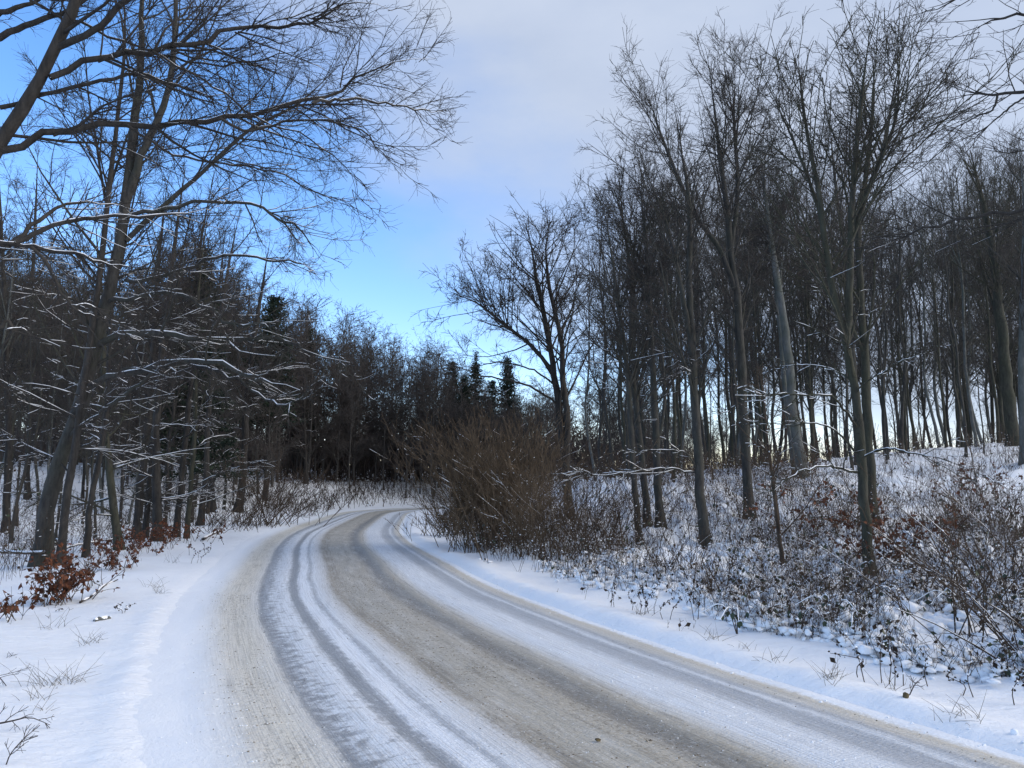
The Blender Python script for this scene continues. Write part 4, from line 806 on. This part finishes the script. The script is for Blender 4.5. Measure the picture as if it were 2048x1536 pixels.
def stalk(px, py, H, label, seed, n=1, spread=.25, beads=14, lean=0):
    """dry herb stalk with withered seed clusters"""
    b0 = g_(px, py); rg = np.random.default_rng(seed); e = empty('dry_stalk', b0); mb = MB(); lb = MB(); sb = MB()
    for i in range(n):
        P = np.array([[0, 0, -.03], [lean * .3 + rg.normal() * spread * .1, 0, H * .35], [lean * .7 + rg.normal() * spread * .3, .02, H * .7], [lean + rg.normal() * spread * .5, .04, H * rg.uniform(.85, 1.1)]]) + [rg.normal() * .05 * n ** .5, rg.normal() * .05, 0]
        P = catmull(P, 9); tubes(mb, P, np.linspace(.0045, .002, 9), 5)
        t = rg.integers(3, 9, beads); c = P[t] + rg.normal(size=(beads, 3)) * .010; blobs(lb, rg, c, rg.uniform(.004, .009, beads), 0, 1, 1.1); leaves(lb, rg, c[:beads // 2], .03, 0, 1.2)
        blobs(sb, rg, P[rg.integers(2, 9, 4)] + [0, 0, .01], rg.uniform(.006, .012, 4), 0, 1, .7)
    obj('stem', mb.mesh('stem', [M_TWIGB]), e); obj('seed_heads', lb.mesh('seed_heads', [M_LEAFD]), e); obj('snow_cover', sb.mesh('stalk_snow', [M_SNOW]), e)
    return tag(e, label, 'dried plant', 'dried stalks standing in the snow')
for i, (px, py, H, n, be, ln, lab) in enumerate([(1745, 1360, .42, 1, 12, -.08, 'tall beaded stalk right of the biggest verge grass clump, leaning left'), (1768, 1358, .5, 2, 16, .05, 'paired beaded stalks reaching highest in front of the snow mounds'), (1800, 1365, .36, 2, 16, -.02, 'dark beaded stalk with hanging withered leaves'), (1852, 1362, .3, 1, 10, 0, 'short beaded stalk above the forked twig'), (1940, 1385, .38, 1, 4, 0, 'single bare upright stalk on the right verge'),
        (1925, 1380, .2, 1, 20, .03, 'squat stalk with a big withered leaf'), (2022, 1410, .32, 2, 20, -.05, 'withered stalk with dark drooping leaf at the right edge'), (2040, 1360, .6, 2, 22, -.06, 'tall dark beaded stalk at the right edge'), (1715, 1355, .2, 1, 8, -.03, 'small stalk left of the tall leaning one'),
        (385, 1128, .35, 3, 22, .05, 'clump of dark seed stalks on the left verge'), (415, 1105, .3, 2, 18, 0, 'thinner seed stalks further along the left verge'), (1240, 1222, .33, 2, 22, -.03, 'brown drooping stalk, first of the hanging row by the brambles'), (1262, 1225, .28, 1, 18, 0, 'second of the hanging brown stalks by the brambles'), (1282, 1232, .36, 2, 24, .03, 'third and thickest of the hanging brown stalks'), (1300, 1232, .3, 2, 24, 0, 'fourth of the hanging brown stalks by the brambles'), (1330, 1240, .38, 2, 26, .02, 'last hanging brown stalk, right end of that row'), (1390, 1240, .5, 3, 30, .02, 'bushy dark stalk cluster right of the hanging row'), (250, 1228, .12, 2, 12, 0, 'dark withered leaves in the left snow beside the small log')]):
    stalk(px, py, H, lab, 600 + i, n, .25, be, ln)
# leafy brambles with single leaves
lm = MB(); t = np.linspace(0, 1, 6); w = np.sin(pi * t ** .8) * .32
V = np.concatenate([np.c_[t, w, np.abs(w) * .25 - .15 * t ** 2], np.c_[t, np.zeros(6), -.15 * t ** 2], np.c_[t, -w, np.abs(w) * .25 - .15 * t ** 2]])
F = np.array([[r * 6 + i, r * 6 + i + 1, (r + 1) * 6 + i + 1, (r + 1) * 6 + i] for r in range(2) for i in range(5)]); lm.quads(V, F); LEAF = lm.mesh('leaf', [M_LEAFG])
from mathutils import Euler
def bramble(px, py, n, label, seed, H=.3, lean=.2):
    b0 = g_(px, py); rg = np.random.default_rng(seed); e = empty('leafy_bramble', b0); mb = MB(); sb = MB()
    nc = 3
    for c in range(nc):
        a = rg.uniform(0, 2 * pi); P = catmull(np.array([[0, 0, -.04], [cos(a) * .08, sin(a) * .08, H * .8], [cos(a) * lean, sin(a) * lean, H * 1.1], [cos(a) * lean * 2, sin(a) * lean * 2, H * .7]]), 10)
        R = np.linspace(.006, .0025, 10); tubes(mb, P, R, 5); snowcaps(sb, rg, P[None], R[None], cover=.8, extra=.004, S=5)
        for j in range(n // nc):
            k = rg.integers(4, 10); o = obj('leaf', LEAF, e, P[k]); s = rg.uniform(.05, .085); o.scale = (s, s, s); o.rotation_euler = (rg.normal() * .5, rg.uniform(.3, 1.3), rg.uniform(0, 6.28))
    obj('stem', mb.mesh('stem', [M_TWIGB]), e); obj('snow_cover', sb.mesh('bramble_snow', [M_SNOW]), e)
    return tag(e, label, 'bramble', 'leafy brambles along the right verge')
for i, (px, py, n, lab) in enumerate([(1672, 1275, 12, 'green leaved bramble with drooping leaves left of the beaded stalks'), (1712, 1290, 9, 'bramble shoot with the lowest dangling green leaves'), (1690, 1175, 9, 'green leaves sprouting just left of the nearest trunk foot'), (1765, 1185, 9, 'green leaves just right of the nearest trunk foot'), (1810, 1260, 6, 'single stem with few leaves in the snow mounds'),
        (1920, 1275, 9, 'green bramble leaves left of the straight stems'), (2020, 1255, 15, 'dense dark green bramble mound at the right edge'), (1475, 1270, 6, 'small bramble poking from the verge snow'), (1600, 1270, 9, 'green leaved bramble at the foot of the thorny clump'), (1480, 1150, 12, 'ivy green clump in the undergrowth between the main trunks')]):
    bramble(px, py, n, lab, 700 + i, H=.28 if py > 1200 else .4)
p = area(420, (-100, 1000), (5, 24), lambda X, Y, s: (s > 6.0) & (vn(X * .7, Y * .7, 50) > .55), 415)
p2 = area(900, (1000, 2150), (5, 20), lambda X, Y, s: (-s > .45) & (-s < 2.4) & (vn(X * 1.2, Y * 1.2, 51) > .6), 416)
thicket('verge_grass', 'stray dry blades poking through the snow on both verges', np.concatenate([p, p2]), 417, .16, 0, 60, .0001, 'grass', mats=(M_STRAW, M_SNOW, M_LEAFD, M_LEAFD))
# fallen wood, twigs, crumbs
def stick(name, pts, w0, w1, label, cat='stick', mat=M_TWIGB, snow=1, twigs=0, lift=.02, seed=0):
    P = np.array([ground(*p) for p in pts]); P[:, 2] += lift; P = catmull(P, 12); rg = np.random.default_rng(seed); R = np.linspace(w0, w1, 12)
    P[:, 2] += np.abs(rg.normal(size=12)) * .01
    e = empty(name, P[0]); mb = MB(); tubes(mb, P, R, 7)
    if twigs:
        P2, R2 = grow(rg, P[None], R[None], n=twigs, t0=.4, lr=.4, c=.3, ang=(20, 50), up=.05, wob=.15, flat=.5, tip=.0015, K=4); tubes(mb, P2, R2, 4)
        P3, R3 = grow(rg, P2, R2, n=3, t0=.2, lr=.4, c=.3, ang=(20, 50), up=.05, wob=.15, flat=.5, tip=.0012, K=3); tubes(mb, P3, R3, 3)
    obj('wood', mb.mesh('wood', [mat], P[0]), e)
    if snow: sb = MB(); snowcaps(sb, rg, P[None], R[None], cover=snow, extra=.008, S=6); sb.n and obj('snow_cover', sb.mesh('stick_snow', [M_SNOW], P[0]), e)
    return tag(e, label, cat)
stick('fallen_stick', [(160, 1206), (185, 1196), (205, 1182), (235, 1168)], .016, .008, 'dark crooked stick lying on the left snow', twigs=4, snow=.3, seed=1)
stick('fallen_log', [(188, 1244), (205, 1241), (220, 1238)], .022, .022, 'short broken log half sunk in the left snow', 'log', mat=M_BARKL, lift=.004, seed=2, snow=.6)
stick('fallen_stick', [(406, 1080), (420, 1072), (445, 1062)], .05, .03, 'snow topped pole lying where the left tree row ends', seed=3)
stick('fallen_stick', [(120, 1118), (160, 1108), (200, 1102), (230, 1096)], .03, .012, 'snowy bough lying at the feet of the left tree row', lift=.25, seed=4, twigs=4)
stick('fallen_stick', [(-20, 1128), (40, 1130), (85, 1132)], .04, .03, 'snow covered bough lying left of the leaning beech', lift=.3, seed=6, twigs=3)
def sprout(px, py, pts, label, seed, w=.008, nm='bare_twig'):
    b0 = g_(px, py); Y = b0[1]; P = np.array([b0 - [0, 0, .03]] + [at(x, y, Y + .1 * i) for i, (x, y) in enumerate(pts)]); P = catmull(P, 10); rg = np.random.default_rng(seed); R = np.linspace(w, .002, 10); mb = MB(); tubes(mb, P, R, 6)
    P2, R2 = grow(rg, P[None], R[None], n=7, t0=.2, lr=.45, c=.5, ang=(25, 50), up=.03, wob=.13, flat=1, tip=.0018, K=5); tubes(mb, P2, R2, 4)
    P3, R3 = grow(rg, P2, R2, n=3, t0=.2, lr=.45, c=.5, ang=(25, 50), up=.03, wob=.13, flat=1, tip=.0013, K=4); tubes(mb, P3, R3, 3)
    return tag(obj(nm, mb.mesh(nm, [M_TWIG], b0), None, b0), label, 'twig')
sprout(-60, 1480, [(-20, 1452), (20, 1443), (60, 1435), (100, 1450)], 'dark forked twig entering low at the left edge', 1, .009)
sprout(-40, 1380, [(-10, 1352), (5, 1362), (20, 1385), (25, 1412)], 'drooping twig hanging at the left edge above the forked one', 2, .005)
sprout(10, 1536, [(20, 1510), (45, 1480), (80, 1450)], 'fine twiggy sprig in the bottom left corner', 3, .004)
sprout(0, 1320, [(10, 1318), (25, 1316)], 'small twig at the left edge above the drooping one', 4, .004)
sprout(1815, 1388, [(1828, 1372), (1836, 1362)], 'forked twig standing on the lower right verge', 5, .005)
sprout(1665, 1100, [(1620, 1060), (1560, 1040)], 'bare shoot arching left in front of the sapling', 6, .008)
sprout(1215, 1110, [(1190, 1010), (1240, 965), (1270, 1000)], 'arching snowy branch left of the two close trunks', 7, .012)
def crumb(px, py, r, label, mat, cat, seed, flat=.6):
    b0 = g_(px, py); b0[2] = max(b0[2], .012) ; rg = np.random.default_rng(seed); mb = MB(); blobs(mb, rg, np.array([[0, 0, r * .3]]), [r], 0, 2, flat, .2)
    return tag(obj('snow_clod' if cat == 'clod' else 'earth_clod', mb.mesh('clod', [mat]), None, b0), label, cat)
M_DIRT = plain('wet_dirt', (.06, .045, .022), (.13, .10, .05), 20)
crumb(1196, 1505, .014, 'greenish brown clod lying on the brown lane', M_DIRT, 'dirt', 1)
crumb(1812, 1408, .03, 'dark lump showing in the right verge snow', M_DIRT, 'dirt', 2)
crumb(2030, 1478, .03, 'grey snow clod low on the right verge', M_SNOW, 'clod', 3)
# crumbs of frozen slush along the road rims
r_ = np.random.default_rng(77); mb = MB()
def along(n, s_mu, s_sd, v0, v1):
    v = r_.uniform(v0, v1, n); i = np.interp(v, seg, np.arange(len(seg))).astype(int).clip(0, len(RS) - 2); s = r_.normal(s_mu, s_sd, n); return np.c_[RS[i] + RN[i] * s[:, None], np.zeros(n)], s, v
for n, mu, sd, v0, v1, a, b_ in ((700, 4.3, .16, 18, 34, .002, .006), (160, 4.95, .12, 18, 60, .003, .008), (900, .95, .14, 20, 36, .002, .009), (500, -.12, .07, 18, 60, .004, .014)):
    c, s, v = along(n, mu, sd, v0, v1); c[:, 2] = np.maximum(.006 + prof(s, v) - .05 * sst(.12, .5, -s) - .03 * sst(4.9, 5.3, s), terrain(c[:, 0], c[:, 1])) + .001; blobs(mb, r_, c, r_.uniform(a, b_, n), 0, 1, .6, .25)
tag(obj('slush_crumbs', mb.mesh('slush_crumbs', [M_SNOW])), 'small frozen snow crumbs strewn along the tyre tracks', 'snow', kind='stuff')
mb = MB(); M_GRIT = plain('brown_grit', (.10, .075, .045), (.24, .19, .12), 30)
for n, mu, sd, v0, v1, a, b_, m_ in ((4200, 2.05, .36, 16, 34, .0025, .0075, 0), (2200, 4.08, .16, 16, 34, .0025, .0075, 0), (500, .15, .1, 18, 50, .003, .008, 0), (1800, 2.0, .45, 16, 34, .0025, .006, 1), (1800, 4.15, .25, 16, 32, .003, .009, 1)):
    c, s, v = along(n, mu, sd, v0, v1); c[:, 2] = .006 + prof(s, v) + .0005; k = vn(s * 2.5, v * .8, 61) > .3; c = c[k]; blobs(mb, r_, c, r_.uniform(a, b_, len(c)), m_, 0, .55, .25)
tag(obj('road_grit', mb.mesh('road_grit', [M_GRIT, M_SNOW])), 'brown grit and icy crumbs scattered over the slushy lanes', 'grit', kind='stuff')
um = {}
for o in bpy.data.objects:
    if o.type == 'MESH': um[o.data.name] = (len(o.data.loops) - 2 * len(o.data.polygons), o.parent.name if o.parent else '')
print('unique tris', sum(v[0] for v in um.values()))
agg = {}
for v, p_ in um.values(): agg[p_.split('.')[0]] = agg.get(p_.split('.')[0], 0) + v
print(sorted(agg.items(), key=lambda a: -a[1])[:14])
print('done', round(time.time() - T0, 1), 'tri(approx)', TOTAL[0], 'objects', len(bpy.data.objects))
